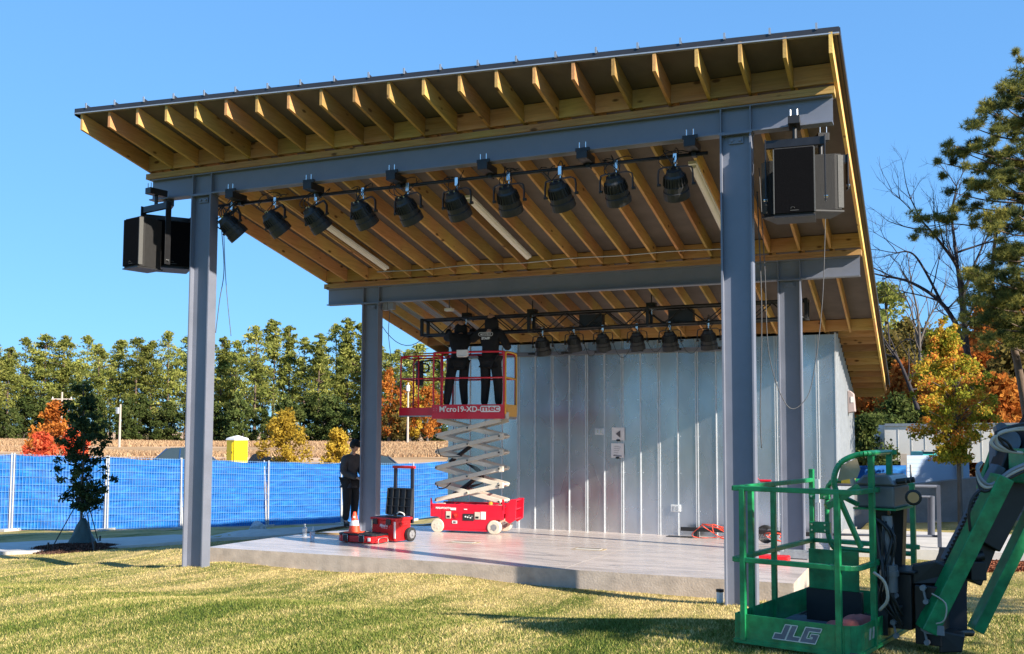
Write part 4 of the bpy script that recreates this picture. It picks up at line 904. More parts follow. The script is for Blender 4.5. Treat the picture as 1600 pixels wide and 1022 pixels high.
mb=MB(); mb.lathe((0,0,.02),(0,0,1),[(0,.15),(.16,.118),(.30,.082),(.302,.082),(.47,.035),(.475,.0)],22); mb.box(-.19,.19,-.19,.19,0,.022); mb.build('body',M_oc,bevel=.004,**kt)
mb=MB(); mb.lathe((0,0,.17),(0,0,1),[(0,.1185),(.0,.122),(.12,.093),(.12,.088)],22); mb.build('collar',M_white,**kt)
mb=MB(); mb.cyl((.03,-.07,.37),(.027,-.055,.372),.028,n=10); mb.build('sticker',M_white,**kt)
P=at(476,838,z=.15); P[2]=floor(P[1]); t=empty('water_bottle',P); tag(t,'clear plastic water bottle on the left edge of the slab','bottle'); kt=dict(parent=t,world=False)
M_clear=mat('clear_plastic',(.62,.68,.74),.12,0,.1,10)
M_clear.node_tree.nodes['Principled BSDF'].inputs['Transmission Weight'].default_value=.6
mb=MB(); mb.lathe((0,0,0),(0,0,1),[(0,.036),(.01,.042),(.08,.042),(.085,.038),(.095,.038),(.1,.042),(.16,.042),(.20,.018),(.22,.016)],16); mb.build('body',M_clear,**kt)
mb=MB(); mb.lathe((0,0,.10),(0,0,1),[(0,.0425),(.001,.0435),(.055,.0435),(.056,.0425)],16); mb.build('label',M_white,**kt)
mb=MB(); mb.cyl((0,0,.22),(0,0,.243),.018,n=12); mb.build('cap',M_white,**kt)
P=at(488,845,z=.15); P[2]=floor(P[1]); t=empty('drink_cup',P); tag(t,'clear drink cup with straw on the slab in front of the water bottle','cup'); kt=dict(parent=t,world=False)
mb=MB(); mb.lathe((0,0,0),(0,0,1),[(0,.034),(.15,.05),(.152,.054),(.16,.054)],16); mb.build('body',M_clear,**kt); mb=MB(); mb.lathe((0,0,.16),(0,0,1),[(0,.052),(.02,.04),(.022,.0)],16); mb.build('lid',M_clear,**kt)
mb=MB(); mb.tube([(0,0,.1),(.012,0,.26)],.005,6); mb.build('straw',M_white,**kt)
P=at(512,837,z=.14); t=empty('timber_offcut',(P[0],P[1]+.25,floor(P[1])),rad(8)); tag(t,'thin timber strip lying on the slab behind the red parts case','timber')
mb=MB(); mb.box(-.5,.7,-.03,.03,.004,.035); mb.build('strip',M_woodX,t,world=False)
# ------------------------------------------------------------------ people
def skinned(name,J,E,R,mat_,parent,sub=2,root='pelvis'):
    keys=list(J); idx={k:i for i,k in enumerate(keys)}
    me=bpy.data.meshes.new('tmp'); me.from_pydata([tuple(J[k]) for k in keys],[(idx[a],idx[b]) for a,b in E],[]); me.update()
    o=bpy.data.objects.new('tmp',me); COL.objects.link(o)
    m=o.modifiers.new('s','SKIN'); m.use_smooth_shade=True; m.branch_smoothing=.3
    if not me.skin_vertices:
        bm=bmesh.new(); bm.from_mesh(me); bm.verts.layers.skin.verify(); bm.to_mesh(me); bm.free()
    for k,i in idx.items():
        r_=R[k]; r_=(r_,r_) if not isinstance(r_,tuple) else r_
        me.skin_vertices[0].data[i].radius=r_; me.skin_vertices[0].data[i].use_root=(k==root)
    s_=o.modifiers.new('ss','SUBSURF'); s_.levels=sub; s_.render_levels=sub
    dg=bpy.context.evaluated_depsgraph_get(); me2=bpy.data.meshes.new_from_object(o.evaluated_get(dg)); bpy.data.objects.remove(o)
    me2.materials.clear(); me2.materials.append(mat_)
    me2.polygons.foreach_set('use_smooth',np.ones(len(me2.polygons),bool))
    o=bpy.data.objects.new(name,me2); COL.objects.link(o); o.parent=parent; return o
def hand(J,E,R,w,side,dirv,n):
    """five finger chains from the wrist, dirv = pointing direction"""
    d=np.array(dirv,float); d/=np.linalg.norm(d); s_=np.cross(d,(0,0,1.)); 
    if np.linalg.norm(s_)<.1: s_=np.array([1.,0,0])
    s_/=np.linalg.norm(s_); c=np.cross(s_,d)
    W_=np.array(J[w]); J[n+'palm']=W_+d*.07; R[n+'palm']=(.024,.034); E.append((w,n+'palm'))
    for k,(off,L) in enumerate(((-.030,.062),(-.010,.074),(.011,.070),(.030,.054))):
        a=W_+d*.105+s_*off; b_=a+d*L*.5-c*.012; e=b_+d*L*.38-c*.028
        J[n+'k%d'%k]=a;J[n+'m%d'%k]=b_;J[n+'t%d'%k]=e; R[n+'k%d'%k]=.011;R[n+'m%d'%k]=.009;R[n+'t%d'%k]=.0075
        E+= [(n+'palm',n+'k%d'%k),(n+'k%d'%k,n+'m%d'%k),(n+'m%d'%k,n+'t%d'%k)]
    a=W_+d*.045-s_*.035*side; b_=a+d*.035-s_*.018*side-c*.01; J[n+'th']=a;J[n+'tt']=b_+d*.02-c*.01;R[n+'th']=.012;R[n+'tt']=.009; E+=[(n+'palm',n+'th'),(n+'th',n+'tt')]
def add_head(body,c,fwd,r=.098,mat_=M_skin):
    """head shaped with brow, nose, jaw, ears; joined into the body mesh"""
    bm=bmesh.new(); bm.from_mesh(body.data)
    b2=bmesh.new(); bmesh.ops.create_uvsphere(b2,u_segments=24,v_segments=18,radius=1)
    f=Vector(fwd).normalized(); s_=f.cross(Vector((0,0,1))).normalized(); u=s_.cross(f)
    def bumpf(x,y,z,cx,cz,w): return math.exp(-((x-cx)**2+(z-cz)**2)/(w*w)) if y>0 else 0
    for v in b2.verts:
        x,y,z=v.co; # x side, y front, z up
        sx=.80-.14*max(0,-z)-.03*max(0,z); sy=.95; sz=1.22
        yy=y*sy; 
        yy+= .20*bumpf(x,y,z,0,-.12,.13)+.10*bumpf(x,y,z,0,.05,.1) # nose
        yy-= .07*bumpf(x,y,z,.33,.1,.16)+.07*bumpf(x,y,z,-.33,.1,.16) # eye sockets
        yy+= .05*bumpf(x,y,z,0,-.45,.18)+.06*bumpf(x,y,z,0,-.78,.2)  # lips, chin
        yy-= .04*bumpf(x,y,z,0,-.60,.1)
        xx=x*sx; 
        e=math.exp(-((y+.02)**2+(z+.02)**2)/.02); xx+= (.14*e if x>.8 else -.14*e if x<-.8 else 0)
        p=Vector(c)+(s_*xx+f*yy+u*(z*sz))*r; v.co=p
    for fc in b2.faces: fc.smooth=True
    tm=bpy.data.meshes.new('t'); b2.to_mesh(tm); bm.from_mesh(tm); bm.to_mesh(body.data); b2.free(); bm.free()
def person(loc,yaw,label,J,colors,scale=1.0,cap=None,hood=False,hair=None,fwd=(0,-1,-.2),headc=None):
    t=empty('person',loc,yaw); t.scale=(scale,)*3; tag(t,label,'person')
    base=dict(pelvis=(0,0,.95),spine=(0,.0,1.12),chest=(0,.0,1.33),neck=(0,0,1.48),hb=(0,-.01,1.56),
      hipL=(.10,0,.90),kneeL=(.11,-.02,.50),ankL=(.11,.02,.10),toeL=(.13,-.15,.04),hipR=(-.10,0,.90),kneeR=(-.11,-.02,.50),ankR=(-.11,.02,.10),toeR=(-.13,-.15,.04),
      shL=(.18,0,1.42),elL=(.25,.03,1.15),wrL=(.24,-.1,.93),shR=(-.18,0,1.42),elR=(-.25,.03,1.15),wrR=(-.24,-.1,.93))
    base.update({k:v for k,v in J.items() if k in base}); B=base
    R=dict(pelvis=(.13,.105),spine=(.125,.095),chest=(.15,.105),neck=.052,hb=.05,hipL=.085,kneeL=.058,ankL=.04,toeL=.035,hipR=.085,kneeR=.058,ankR=.04,toeR=.035,shL=.058,elL=.042,wrL=.027,shR=.058,elR=.042,wrR=.027)
    E=[('pelvis','spine'),('spine','chest'),('chest','neck'),('neck','hb'),('chest','shL'),('shL','elL'),('elL','wrL'),('chest','shR'),('shR','elR'),('elR','wrR'),
       ('pelvis','hipL'),('hipL','kneeL'),('kneeL','ankL'),('ankL','toeL'),('pelvis','hipR'),('hipR','kneeR'),('kneeR','ankR'),('ankR','toeR')]
    JJ=dict(B); RR=dict(R); EE=list(E)
    for s_,w,e in((1,'wrL','elL'),(-1,'wrR','elR')): hand(JJ,EE,RR,w,s_,np.array(B[w])-np.array(B[e]),w)
    body=skinned('body',JJ,EE,RR,M_skin,t,2)
    hc=headc or (B['hb'][0]+fwd[0]*.03,B['hb'][1]+fwd[1]*.03,B['hb'][2]+.09)
    add_head(body,hc,fwd)
    top=['pelvis','spine','chest','neck','shL','elL','wrL','shR','elR','wrR']
    JT={k:B[k] for k in top}; RT={k:(tuple(a+.045 for a in R[k]) if isinstance(R[k],tuple) else R[k]+.034) for k in top}; RT['neck']=.068
    JT['hem']=tuple(np.array(B['pelvis'])+np.array((0,0,-.09))); RT['hem']=(.15,.115)
    skinned('jacket',JT,[e for e in E if e[0] in top and e[1] in top]+[('pelvis','hem')],RT,colors[0],t,2)
    lo=['pelvis','hipL','kneeL','ankL','hipR','kneeR','ankR']
    RL={k:(tuple(a+.03 for a in R[k]) if isinstance(R[k],tuple) else R[k]+.032) for k in lo}; RL['ankL']=RL['ankR']=.068
    skinned('trousers',{k:B[k] for k in lo},[e for e in E if e[0] in lo and e[1] in lo],RL,colors[1],t,2)
    for s_ in 'LR':
        a=np.array(B['ank'+s_]); b_=np.array(B['toe'+s_]); JS={'a':a,'h':a+np.array([0,.03,-.05]),'b':b_+np.array([0,0,.01])}
        skinned('shoe',JS,[('h','a'),('h','b')],{'a':.05,'h':.052,'b':.045},M_black,t,1,root='h')
    f=Vector(fwd).normalized(); s_=f.cross(Vector((0,0,1))).normalized(); u=s_.cross(f); hcv=Vector(hc)
    if cap is not None:
        mb=MB(); n=20; prof=[(0,.108),(.03,.107),(.07,.095),(.10,.065),(.112,.02),(.113,0)]
        mb.s=True; mb.lathe(hcv+u*.035,u,prof,n); 
        P=[]; 
        for k in range(9):
            a=math.pi*(k/8)-math.pi/2; P.append(hcv+u*.04+s_*(.085*math.sin(a))+f*(.09+.085*math.cos(a)))
        mb.s=False; mb.prism([tuple(p) for p in P],(0,0,0),tuple(u*.008)); c_=mb.build('cap',cap,t,world=False)
        mb=MB(); mb.box(-.001,.001,-.001,.001,0,.001)
        q_=hcv+u*.085-s_*.088+f*.03; mb=MB(); mb.obox(q_,f*.03,s_*.003,u*.010); mb.build('cap_mark',M_white,c_,world=False)
    if hood:
        mb=MB(); mb.s=True; mb.lathe(hcv-u*.19,u,[(0,.13),(.05,.125),(.12,.13),(.2,.115),(.25,.07),(.265,.01)],20); mb.build('hood',colors[0],t,world=False)
    if hair is not None:
        mb=MB(); mb.s=True; mb.lathe(hcv-f*.02-u*.03,u,[(0,.095),(.05,.102),(.1,.1),(.135,.06),(.15,.01)],18); mb.build('hair',hair,t,world=False)
    return t
M_blk=mat('black_cloth',(.010,.010,.012),.9,0,.3,14,bump=.2,bscale=25)
M_jack=mat('charcoal_jacket',(.055,.048,.048),.8,0,.25,10,bump=.4,bscale=18)
M_hair=mat('dark_hair',(.02,.013,.01),.6,0,.3,40)
P=at(547,820,d=20.75); person((P[0],P[1],P[2]-.02),rad(74),'person in a dark jacket and black cap standing half behind the rear left column',
  dict(wrR=(-.12,-.34,1.00),elR=(-.24,-.03,1.10),wrL=(.1,-.32,1.02),elL=(.22,-.05,1.12),spine=(0,.02,1.12),chest=(0,-.01,1.33),neck=(0,-.05,1.48),hb=(0,-.08,1.55),shR=(-.17,0,1.40)),
  (M_jack,M_blk),1.03,cap=M_blk,hair=M_hair,fwd=(.0,-1,-.38))
zfl=zf-.0
P=onlift(1.20,.36,zfl); w2=person(P,rad(183),'person in a black hooded jacket lettered STAFF on the lift platform, seen from behind',
  dict(elL=(.42,-.10,1.30),wrL=(.36,-.42,1.50),elR=(-.34,.02,1.14),wrR=(-.22,-.28,1.2),shL=(.18,0,1.44),kneeR=(-.14,-.02,.5),ankR=(-.17,.02,.1),toeR=(-.2,-.13,.04),kneeL=(.10,-.03,.5)),
  (M_blk,M_blk),1.18,hood=True,fwd=(.0,-1,.15))
# note: seen from behind, the figure's own left (+x) lies to the picture's left
wm=[(-.115,.148,1.335)]
text('MOTOTECO',.05,M_white,w2,(.118,.198,1.375),(-1,0,0),(0,0,1),name='back_print',bold=.001,extr=.001,world=False,fitw=.20,fith=.032)
mb=MB(); c=np.array([.018,.199,1.375]); pts=[]
for k in range(25):
    a=2*math.pi*k/24; x=.10*(1 if math.cos(a)>0 else -1)*(1)+.035*math.cos(a); pts.append(c+np.array([x,0,.032*math.sin(a)]))
mb.tube(pts,.0045,5); mb.build('back_print',M_white,w2,world=False)
text('STAFF',.06,M_white,w2,(.098,.196,1.30),(-1,0,0),(0,0,1),name='back_print',bold=.003,extr=.001,world=False,fitw=.16,fith=.045)
P=onlift(.50,.34,zfl); person(P,rad(215),'person all in black on the left of the lift platform, reaching up to the truss',
  dict(pelvis=(.03,.0,.95),chest=(-.03,-.08,1.32),spine=(0,-.02,1.13),neck=(-.05,-.13,1.46),hb=(-.06,-.17,1.53),shL=(.15,-.06,1.42),shR=(-.2,-.08,1.40),elR=(-.36,-.22,1.42),wrR=(-.30,-.45,1.60),elL=(.2,-.3,1.4),wrL=(.12,-.5,1.58),hipL=(.12,0,.9),kneeL=(.2,.05,.5),ankL=(.26,.12,.1),toeL=(.28,-.03,.04),kneeR=(-.08,-.02,.5)),
  (M_blk,M_blk),1.14,hood=True,fwd=(0,-1,.2))
# ------------------------------------------------------------------ boom lift
M_green=mat('lift_green',(.008,.22,.072),.42,0,.38,11,bump=.06,coat=.25,rvar=.1)
M_gdark=mat('worn_grey_paint',(.10,.12,.15),.6,0,.3,6,bump=.1)
M_hose=mat('cream_hose',(.50,.42,.34),.5,0,.1,10)
hx3=np.array([hx[0],hx[1],0]); hf3=np.array([hf[0],hf[1],0])
A3=CAM+hx3*1.747+hf3*7.6; A3[2]=0
BL=empty('boom_lift',(A3[0],A3[1],.0),rad(-13.9)); tag(BL,'green boom lift with an open work basket held just above the lawn','boom lift')
kb=dict(parent=BL,world=False)
BW,BD=.93,1.72; z0,z1,z2,z3=.545,.745,1.155,1.70
# toe board: one bent sheet with rounded front right corner
def rounded(w,d,c,n=6):
    P=[(0,0)]; P+=[(w-c+c*math.sin(a),c-c*math.cos(a)) for a in np.linspace(0,math.pi/2,n)]; P+=[(w,d),(0,d),(0,0)]; return P
def sheet(mb,path,t,za,zb_):
    for (x0,y0),(x1,y1) in zip(path[:-1],path[1:]): 
        d=np.array([x1-x0,y1-y0]); L_=np.hypot(*d)
        if L_<1e-6: continue
        mb.bar((x0,y0,(za+zb_)/2),(x1,y1,(za+zb_)/2),t,zb_-za,up=(0,0,1))
mb=MB(); sheet(mb,rounded(BW,BD,.14),.006,z0,z1); mb.build('toe_board',M_green,bevel=.002,**kb)
mb=MB(); sheet(mb,rounded(BW,BD,.14),.03,z0-.02,z0+.008); mb.build('floor_frame',M_green,**kb)
mb=MB()
for k in range(int(BW/.05)): mb.box(.02+.05*k,.03+.05*k,.01,BD-.02,z0+.0,z0+.012)
for k in range(int(BD/.06)): mb.box(.01,BW-.01,.02+.06*k,.027+.06*k,z0+.001,z0+.011)
mb.build('mesh_floor',M_cabl,**kb)
mb=MB(); mb.box(.02,BW-.3,.35,BD-.5,z0+.013,z0+.017); mb.build('floor_plate',M_gdark,**kb)
def sq(mb,pts,w=.038,h=.038):
    P=[np.array(p,float) for p in pts]; V=[]
    for i,p in enumerate(P):
        d=P[min(len(P)-1,i+1)]-P[max(0,i-1)]; d/=np.linalg.norm(d); sd=np.cross(d,(0,0,1.)); 
        if np.linalg.norm(sd)<.3: sd=np.array([1.,.0,0])
        sd-=d*np.dot(sd,d); sd/=np.linalg.norm(sd); u=np.cross(sd,d)
        V+=[p+sd*w/2+u*h/2,p-sd*w/2+u*h/2,p-sd*w/2-u*h/2,p+sd*w/2-u*h/2]
    F=[(4*k+i,4*k+(i+1)%4,4*k+4+(i+1)%4,4*k+4+i) for k in range(len(P)-1) for i in range(4)]+[(0,1,2,3),tuple(4*(len(P)-1)+i for i in (3,2,1,0))]
    mb.add(V,F)
for z,n in ((z3,'top_rail'),(z2,'mid_rail')):
    mb=MB(); cor=rounded(BW,BD,.12)
    sq(mb,[(x,y,z) for x,y in cor[:-3]]+[(BW,.62,z)]); sq(mb,[(0,0,z),(0,BD,z)]); 
    if n=='mid_rail': sq(mb,[(0,BD,z),(BW,BD,z)])
    mb.build(n,M_green,bevel=.005,**kb)
for x,y,za in ((.07,.0,z3),(.80,0,z3),(0,.33,z3),(0,.80,z3),(0,BD,z3+.1),(BW,.40,z3+.27),(.88,BD,z3)):
    mb=MB(); mb.bar((x,y,z0),(x,y,za),.042,.042,up=(0,1,0)); mb.build('post',M_green,bevel=.004,**kb)
# back gate loop
mb=MB(); mb.tube(smooth([(.16,BD,z2),(.14,BD,z2+.1),(.14,BD,z3-.12),(.17,BD,z3-.03),(.26,BD,z3),(.8,BD,z3),(.88,BD,z3-.02)],30),.022,8); mb.tube(smooth([(.14,BD,z2+.1),(.18,BD,z2-.04),(.28,BD,z2-.06),(.9,BD,z2-.06)],20),.022,8); mb.build('gate',M_green,**kb)
for z in (z2+.12,z3-.12):
    mb=MB(); mb.box(-.02,.17,BD-.03,BD+.01,z-.05,z+.05); h_=mb.build('hinge',M_green,bevel=.004,**kb)
    for k in range(4):
        m2=MB(); x_=.01+.12*(k%2); m2.cyl((x_,BD-.045,z-.025+.05*(k//2)),(x_,BD-.03,z-.025+.05*(k//2)),.01,n=6); m2.build('bolt',M_chrome,h_,world=False)
mb=MB(); mb.box(.05,.085,BD-.05,BD-.04,z3-.2,z3+.01); mb.build('latch_bar',M_white,**kb)
mb=MB(); mb.box(.28,.40,BD-.03,BD+.025,z3-.02,z3+.024); mb.build('warning_band',mat('caution_yellow',(.65,.40,.03),.5,0,.2,30),**kb)
# panel in the middle of the back-left side
mb=MB(); mb.box(.20,.62,BD*.62-.01,BD*.62,z0+.28,z2-.0); mb.build('kick_panel',M_green,bevel=.003,**kb)
mb=MB(); mb.box(.18,.64,BD*.62-.02,BD*.62+.03,z0+.0,z0+.28); mb.build('rubber_flap',M_black,**kb)
# high loop above the console
hz_=z3+.28
mb=MB(); sq2=smooth([(BW-.05,.28,z3-.42),(BW-.18,.20,z3-.05),(BW-.21,.18,z3+.08),(BW-.17,.2,z3+.2),(BW-.08,.24,hz_-.02),(BW+.02,.3,hz_),(BW+.02,.62,hz_),(BW+.02,.86,hz_)],36)
for a,b_ in zip(sq2[:-1],sq2[1:]): mb.cyl(a,b_,.021,n=10)
mb.build('control_guard',M_green,bevel=.004,**kb)
mb=MB(); mb.bar((BW-.12,.95,hz_),(BW+.05,.86,hz_),.036,.036); mb.bar((BW+.02,.80,hz_),(BW+.02,.80,z3),.04,.04,up=(0,1,0)); mb.tube(smooth([(BW-.12,.95,hz_-.0),(BW-.16,.95,hz_-.1),(BW-.14,.9,hz_-.22),(BW-.02,.8,hz_-.34)],12),.02,8); mb.build('rear_guard',M_green,**kb)
mb=MB(); mb.prism([(BW-.19,.2,z3+.07),(BW-.16,.2,z3+.19),(BW-.06,.25,z3+.24),(BW-.04,.26,z3+.16),(BW-.06,.25,z3+.1)],(0,0,0),(.006,-.01,0)); mb.build('gusset_plate',mat('primer_tan',(.33,.26,.15),.7,0,.15,10),**kb)
mb=MB(); mb.bar((BW-.21,.3,z3-.04),(BW-.06,.26,z3-.10),.03,.03); mb.bar((BW-.25,.12,z3-.12),(BW-.06,.28,z3+.03),.045,.045); mb.build('foot_guard',M_green,**kb)
# console
M_cons=mat('console_grey',(.13,.133,.14),.3,.1,.1,8,coat=.2)
cx0,cx1,cy0,cy1=BW-.16,BW+.12,.55,.98
mb=MB(); mb.prism([(cx0,cy0,z3-.14),(cx1,cy0,z3-.14),(cx1,cy1,z3-.14),(cx0,cy1,z3-.14)],(0,0,0),(0,0,.17)); mb.prism([(cx0-.015,cy0-.02,z3+.031),(cx1+.015,cy0-.02,z3+.031),(cx1-.03,cy0-.02,z3+.11),(cx0+.06,cy0-.02,z3+.11)],(0,0,0),(0,cy1-cy0+.04,0)); c_=mb.build('console',M_cons,bevel=.015,**kb)
mb=MB(); mb.cyl((cx0+.1,.65,z3+.11),(cx0+.09,.64,z3+.15),.02,n=10); mb.cyl((cx0+.09,.64,z3+.15),(cx0+.08,.63,z3+.20),.017,.024,n=10); mb.build('joystick',M_black,c_,world=False)
mb=MB(); mb.cyl((cx0-.03,.58,z3+.02),(cx0-.06,.55,z3+.22),.02,.016,n=10); mb.build('lever',M_hose,c_,world=False)
mb=MB(); mb.box(cx0-.02,cx1+.02,cy0-.03,cy1+.03,z3-.155,z3-.141); mb.build('console_shelf',M_green,**kb)
for k in range(3): mb=MB(); mb.cyl((cx1+.0,.62+.12*k,z3+.06),(cx1+.07,.62+.12*k,z3+.07),.022,n=8); mb.build('switch',M_black,c_,world=False)
mb=MB(); mb.lathe((cx1+.13,.6,z3-.05),(.2,-1,0),[(0,.02),(.02,.055),(.05,.06),(.055,.05)],16); mb.build('spot_lamp',M_black,**kb); mb=MB(); mb.cyl((cx1+.14,.545,z3-.05),(cx1+.1435,.535,z3-.05),.04,n=16); mb.build('lamp_face',mat('lamp_amber',(.55,.28,.10),.4),**kb)
# support stalk, rotator
mb=MB(); mb.prism([(BW-.09,.60,z0+.05),(BW+.04,.60,z0+.05),(BW+.05,.62,z3-.16),(BW-.07,.62,z3-.16)],(0,0,0),(0,.07,0)); mb.prism([(BW-.0,.88,z0+.2),(BW+.06,.88,z0+.2),(BW+.10,.88,z3-.16),(BW-.0,.88,z3-.16)],(0,0,0),(0,.1,0)); mb.build('stalk',M_black,**kb)
mb=MB(); mb.cyl((BW+.06,.6,z2-.05),(BW+.05,.6,z3-.2),.038,n=14); mb.build('valve_cylinder',M_grey,**kb)
mb=MB(); mb.cyl((BW+.07,.56,z2-.22),(BW+.07,.56,z2-.02),.06,n=14); mb.cyl((BW+.07,.56,z2-.1),(BW+.07,.56,z2-.06),.07,n=14); mb.build('filter_can',M_cons,**kb)
mb=MB()
rr=random.Random(3)
for k in range(9):
    mb.tube(smooth([(BW-.04+rr.uniform(-.03,.1),.55+rr.uniform(-.05,.2),z3-.2),(BW+.0+rr.uniform(-.08,.12),.52+rr.uniform(-.05,.1),z2+.2),(BW+rr.uniform(-.05,.1),.52+rr.uniform(-.05,.1),z2-.1),(BW+.05+rr.uniform(-.05,.1),.55,z1+.1),(BW+.15,.6,z1+rr.uniform(-.1,.1))],20),.011,5)
mb.build('control_hoses',M_black,**kb)
mb=MB(); mb.tube(smooth([(BW+.03,.3,z2-.05),(BW+.1,.33,z2-.12),(BW+.11,.36,z2-.25),(BW+.04,.4,z2-.34)],14),.012,6); mb.build('white_hose',M_hose,**kb)
mb=MB(); mb.box(BW+.02,BW+.20,.66,.98,z0+.1,z1+.32); mb.box(BW+.215,BW+.40,.68,.96,z0-.0,z1+.24); mb.box(BW+.02,BW+.24,.62,1.0,z1+.325,z1+.345); r_=mb.build('rotator',M_black,bevel=.008,**kb)
for (x,z) in ((BW+.07,z1+.2),(BW+.29,z1+.18),(BW+.07,z1-.1),(BW+.29,z1-.12)):
    m2=MB(); m2.bar((x,.64,z+.05),(x+.02,.64,z-.05),.014,.014,up=(0,1,0)); m2.cyl((x,.62,z+.05),(x,.66,z+.05),.022,n=8); m2.cyl((x+.02,.62,z-.05),(x+.02,.66,z-.05),.02,n=8); m2.build('lug',M_grey,r_,world=False)
mb=MB(); mb.prism([(BW+.38,.70,z1-.25),(BW+.52,.78,z1-.24),(BW+.54,.80,z1-.12),(BW+.38,.70,z1-.08)],(0,0,0),(-.03,.14,0)); mb.build('lower_arm',M_black,bevel=.01,**kb)
mb=MB(); mb.prism([(BW+.2,.70,z1+.24),(BW+.50,.78,z1+.26),(BW+.52,.80,z1+.36),(BW+.36,.74,z1+.42),(BW+.2,.70,z1+.38)],(0,0,0),(-.03,.12,0)); mb.build('upper_arm',M_black,bevel=.01,**kb)
mb=MB(); mb.box(BW+.3,BW+.44,.6,.61,z1-.1,z1-.03); mb.build('data_plate',M_grey,**kb)
mb=MB(); mb.tube(smooth([(BW+.36,.6,z1+.2),(BW+.46,.58,z1+.14),(BW+.45,.58,z1+.02),(BW+.38,.6,z1-.02)],12),.006,5); mb.build('loop_wire',M_hose,**kb)
# red rag / bag on the basket floor
q=np.array([.66,.62]); 
# lettering on the toe board
M_lg=mat('logo_grey',(.14,.15,.18),.5,0,.2,10); M_lw=mat('logo_outline',(.62,.62,.55),.5,0,.2,18)
def poly_on_front(P,y,m,name,th=.003):
    mb=MB(); mb.prism([(x,y,z) for x,z in P],(0,0,0),(0,-th,0)); return mb.build(name,m,**kb)
lx,lz,lh=.30,z0+.045,.115; sh=.45
def S(x,z): return (lx+x+sh*z,lz+z)
def stroke(P,w,y,m,name):
    mb=MB()
    for a,b_ in zip(P[:-1],P[1:]): mb.bar((a[0],y,a[1]),(b_[0],y,b_[1]),.003,w,up=(b_[0]-a[0]+1e-6,0,0) if abs(b_[0]-a[0])<1e-5 else (0,0,1)) if False else mb.obox(((a[0]+b_[0])/2,y,(a[1]+b_[1])/2),((b_[0]-a[0])/2,0,(b_[1]-a[1])/2),(0,.0015,0),(np.array([-(b_[1]-a[1]),0,b_[0]-a[0]])/max(1e-6,math.hypot(b_[0]-a[0],b_[1]-a[1]))*w/2))
    return mb.build(name,m,**kb)
J_=[S(0,0),S(.095,0),S(.095,lh),S(.05,lh),S(.05,.045),S(0,.045)]
L_=[S(.10,0),S(.20,0),S(.20,.035),S(.145,.035),S(.145,lh),S(.10,lh)]
G_=[S(.205,0),S(.325,0),S(.325,.07),S(.265,.07),S(.265,.045),S(.285,.045),S(.285,.035),S(.245,.035),S(.245,.085),S(.325,.085),S(.325,lh),S(.205,lh)]
for n_,P in (('letter_j',J_),('letter_l',L_),('letter_g',G_)):
    poly_on_front(P,-.0035,M_lg,'letter'); stroke(P+[P[0]],.006,-.0075,M_lw,'letter_outline')
for k in range(3):
    x=BW-.0; mb=MB(); y0=.25+.08*k; mb.prism([(BW+.0035,y0,z0+.07),(BW+.0035,y0+.035,z0+.07),(BW+.0035,y0+.055,z0+.15),(BW+.0035,y0+.02,z0+.15)],(0,0,0),(.003,0,0)); mb.build('hazard_stripe',M_hose,**kb)
# the jib arms
def bl(px,py,d): 
    P=at(px,py,d=d); return np.array(BL.matrix_basis.inverted()@Vector(P)) if False else P
kw_=dict(parent=BL)
def wbar(mb,a,b_,w,h,up=None):
    mb.bar(a,b_,w,h,up=up if up is not None else hf3)
IM=None
def world_build(mb,name,m,bevel=0):
    Mi=(Matrix.Translation(BL.location)@Matrix.Rotation(rad(-13.9),4,'Z')).inverted()
    mb.v=[tuple(Mi@Vector(v)) for v in mb.v]; return mb.build(name,m,bevel=bevel,parent=BL,world=False)
mb=MB(); wbar(mb,at(1447,985,d=7.25),at(1566,745,d=7.25),.12,.15); world_build(mb,'link_arm',M_green,.006)
mb=MB(); wbar(mb,at(1524,985,d=7.75),at(1668,690,d=7.75),.09,.13); world_build(mb,'link_arm',M_green,.006)
mb=MB(); wbar(mb,at(1480,878,d=7.5),at(1560,728,d=7.5),.075,.12); world_build(mb,'jib_plate',M_gdark,.01)
mb=MB(); wbar(mb,at(1462,925,d=7.6),at(1488,862,d=7.6),.11,.2); wbar(mb,at(1506,905,d=7.6),at(1584,710,d=7.65),.2,.2); wbar(mb,at(1530,850,d=7.6),at(1640,640,d=7.7),.2,.3); world_build(mb,'jib_boom',M_black,.01)
P=[at(*p,d=7.45) for p in ((1487,860),(1515,860),(1511,930),(1512,985),(1468,985))]; mb=MB(); mb.prism(P,hf3*0,hf3*.22); world_build(mb,'end_bracket',mat('navy_black',(.01,.014,.025),.5,0,.2,6),.004)
mb=MB(); mb.cyl(at(1462,987,d=7.3),at(1518,989,d=7.6),.028,n=12); world_build(mb,'pivot_shaft',M_black)
mb=MB(); mb.box(0,.001,0,.001,0,.001)
mb=MB(); c=at(1520,890,d=7.5); mb.obox(c,hx3*.06,hf3*.1,(0,0,.07)); mb.cyl(at(1511,872,d=7.5),at(1535,868,d=7.5),.04,n=12); world_build(mb,'cylinder_lug',M_black,.006)
P=[at(*p,d=7.9) for p in ((1530,762),(1552,700),(1562,672),(1568,664),(1640,664),(1640,740),(1575,760),(1562,790),(1545,800))]; mb=MB(); mb.prism(P,hf3*0,hf3*.06); world_build(mb,'head_plate',M_green,.006)
P=[at(*p,d=7.7) for p in ((1556,690),(1585,675),(1600,700),(1600,800),(1556,800))]; mb=MB(); mb.prism(P,hf3*0,hf3*.12); world_build(mb,'head_casting',M_gdark,.01)
mb=MB(); mb.obox(at(1625,728,d=7.4),hx3*.18,hf3*.12,(0,0,.13)); world_build(mb,'head_block',M_green,.01)
mb=MB(); mb.cyl(at(1575,690,d=7.62),at(1577,690,d=7.8),.09,n=20); mb.cyl(at(1565,668,d=7.6),at(1560,672,d=7.8),.04,n=12); world_build(mb,'head_pin',M_gdark)
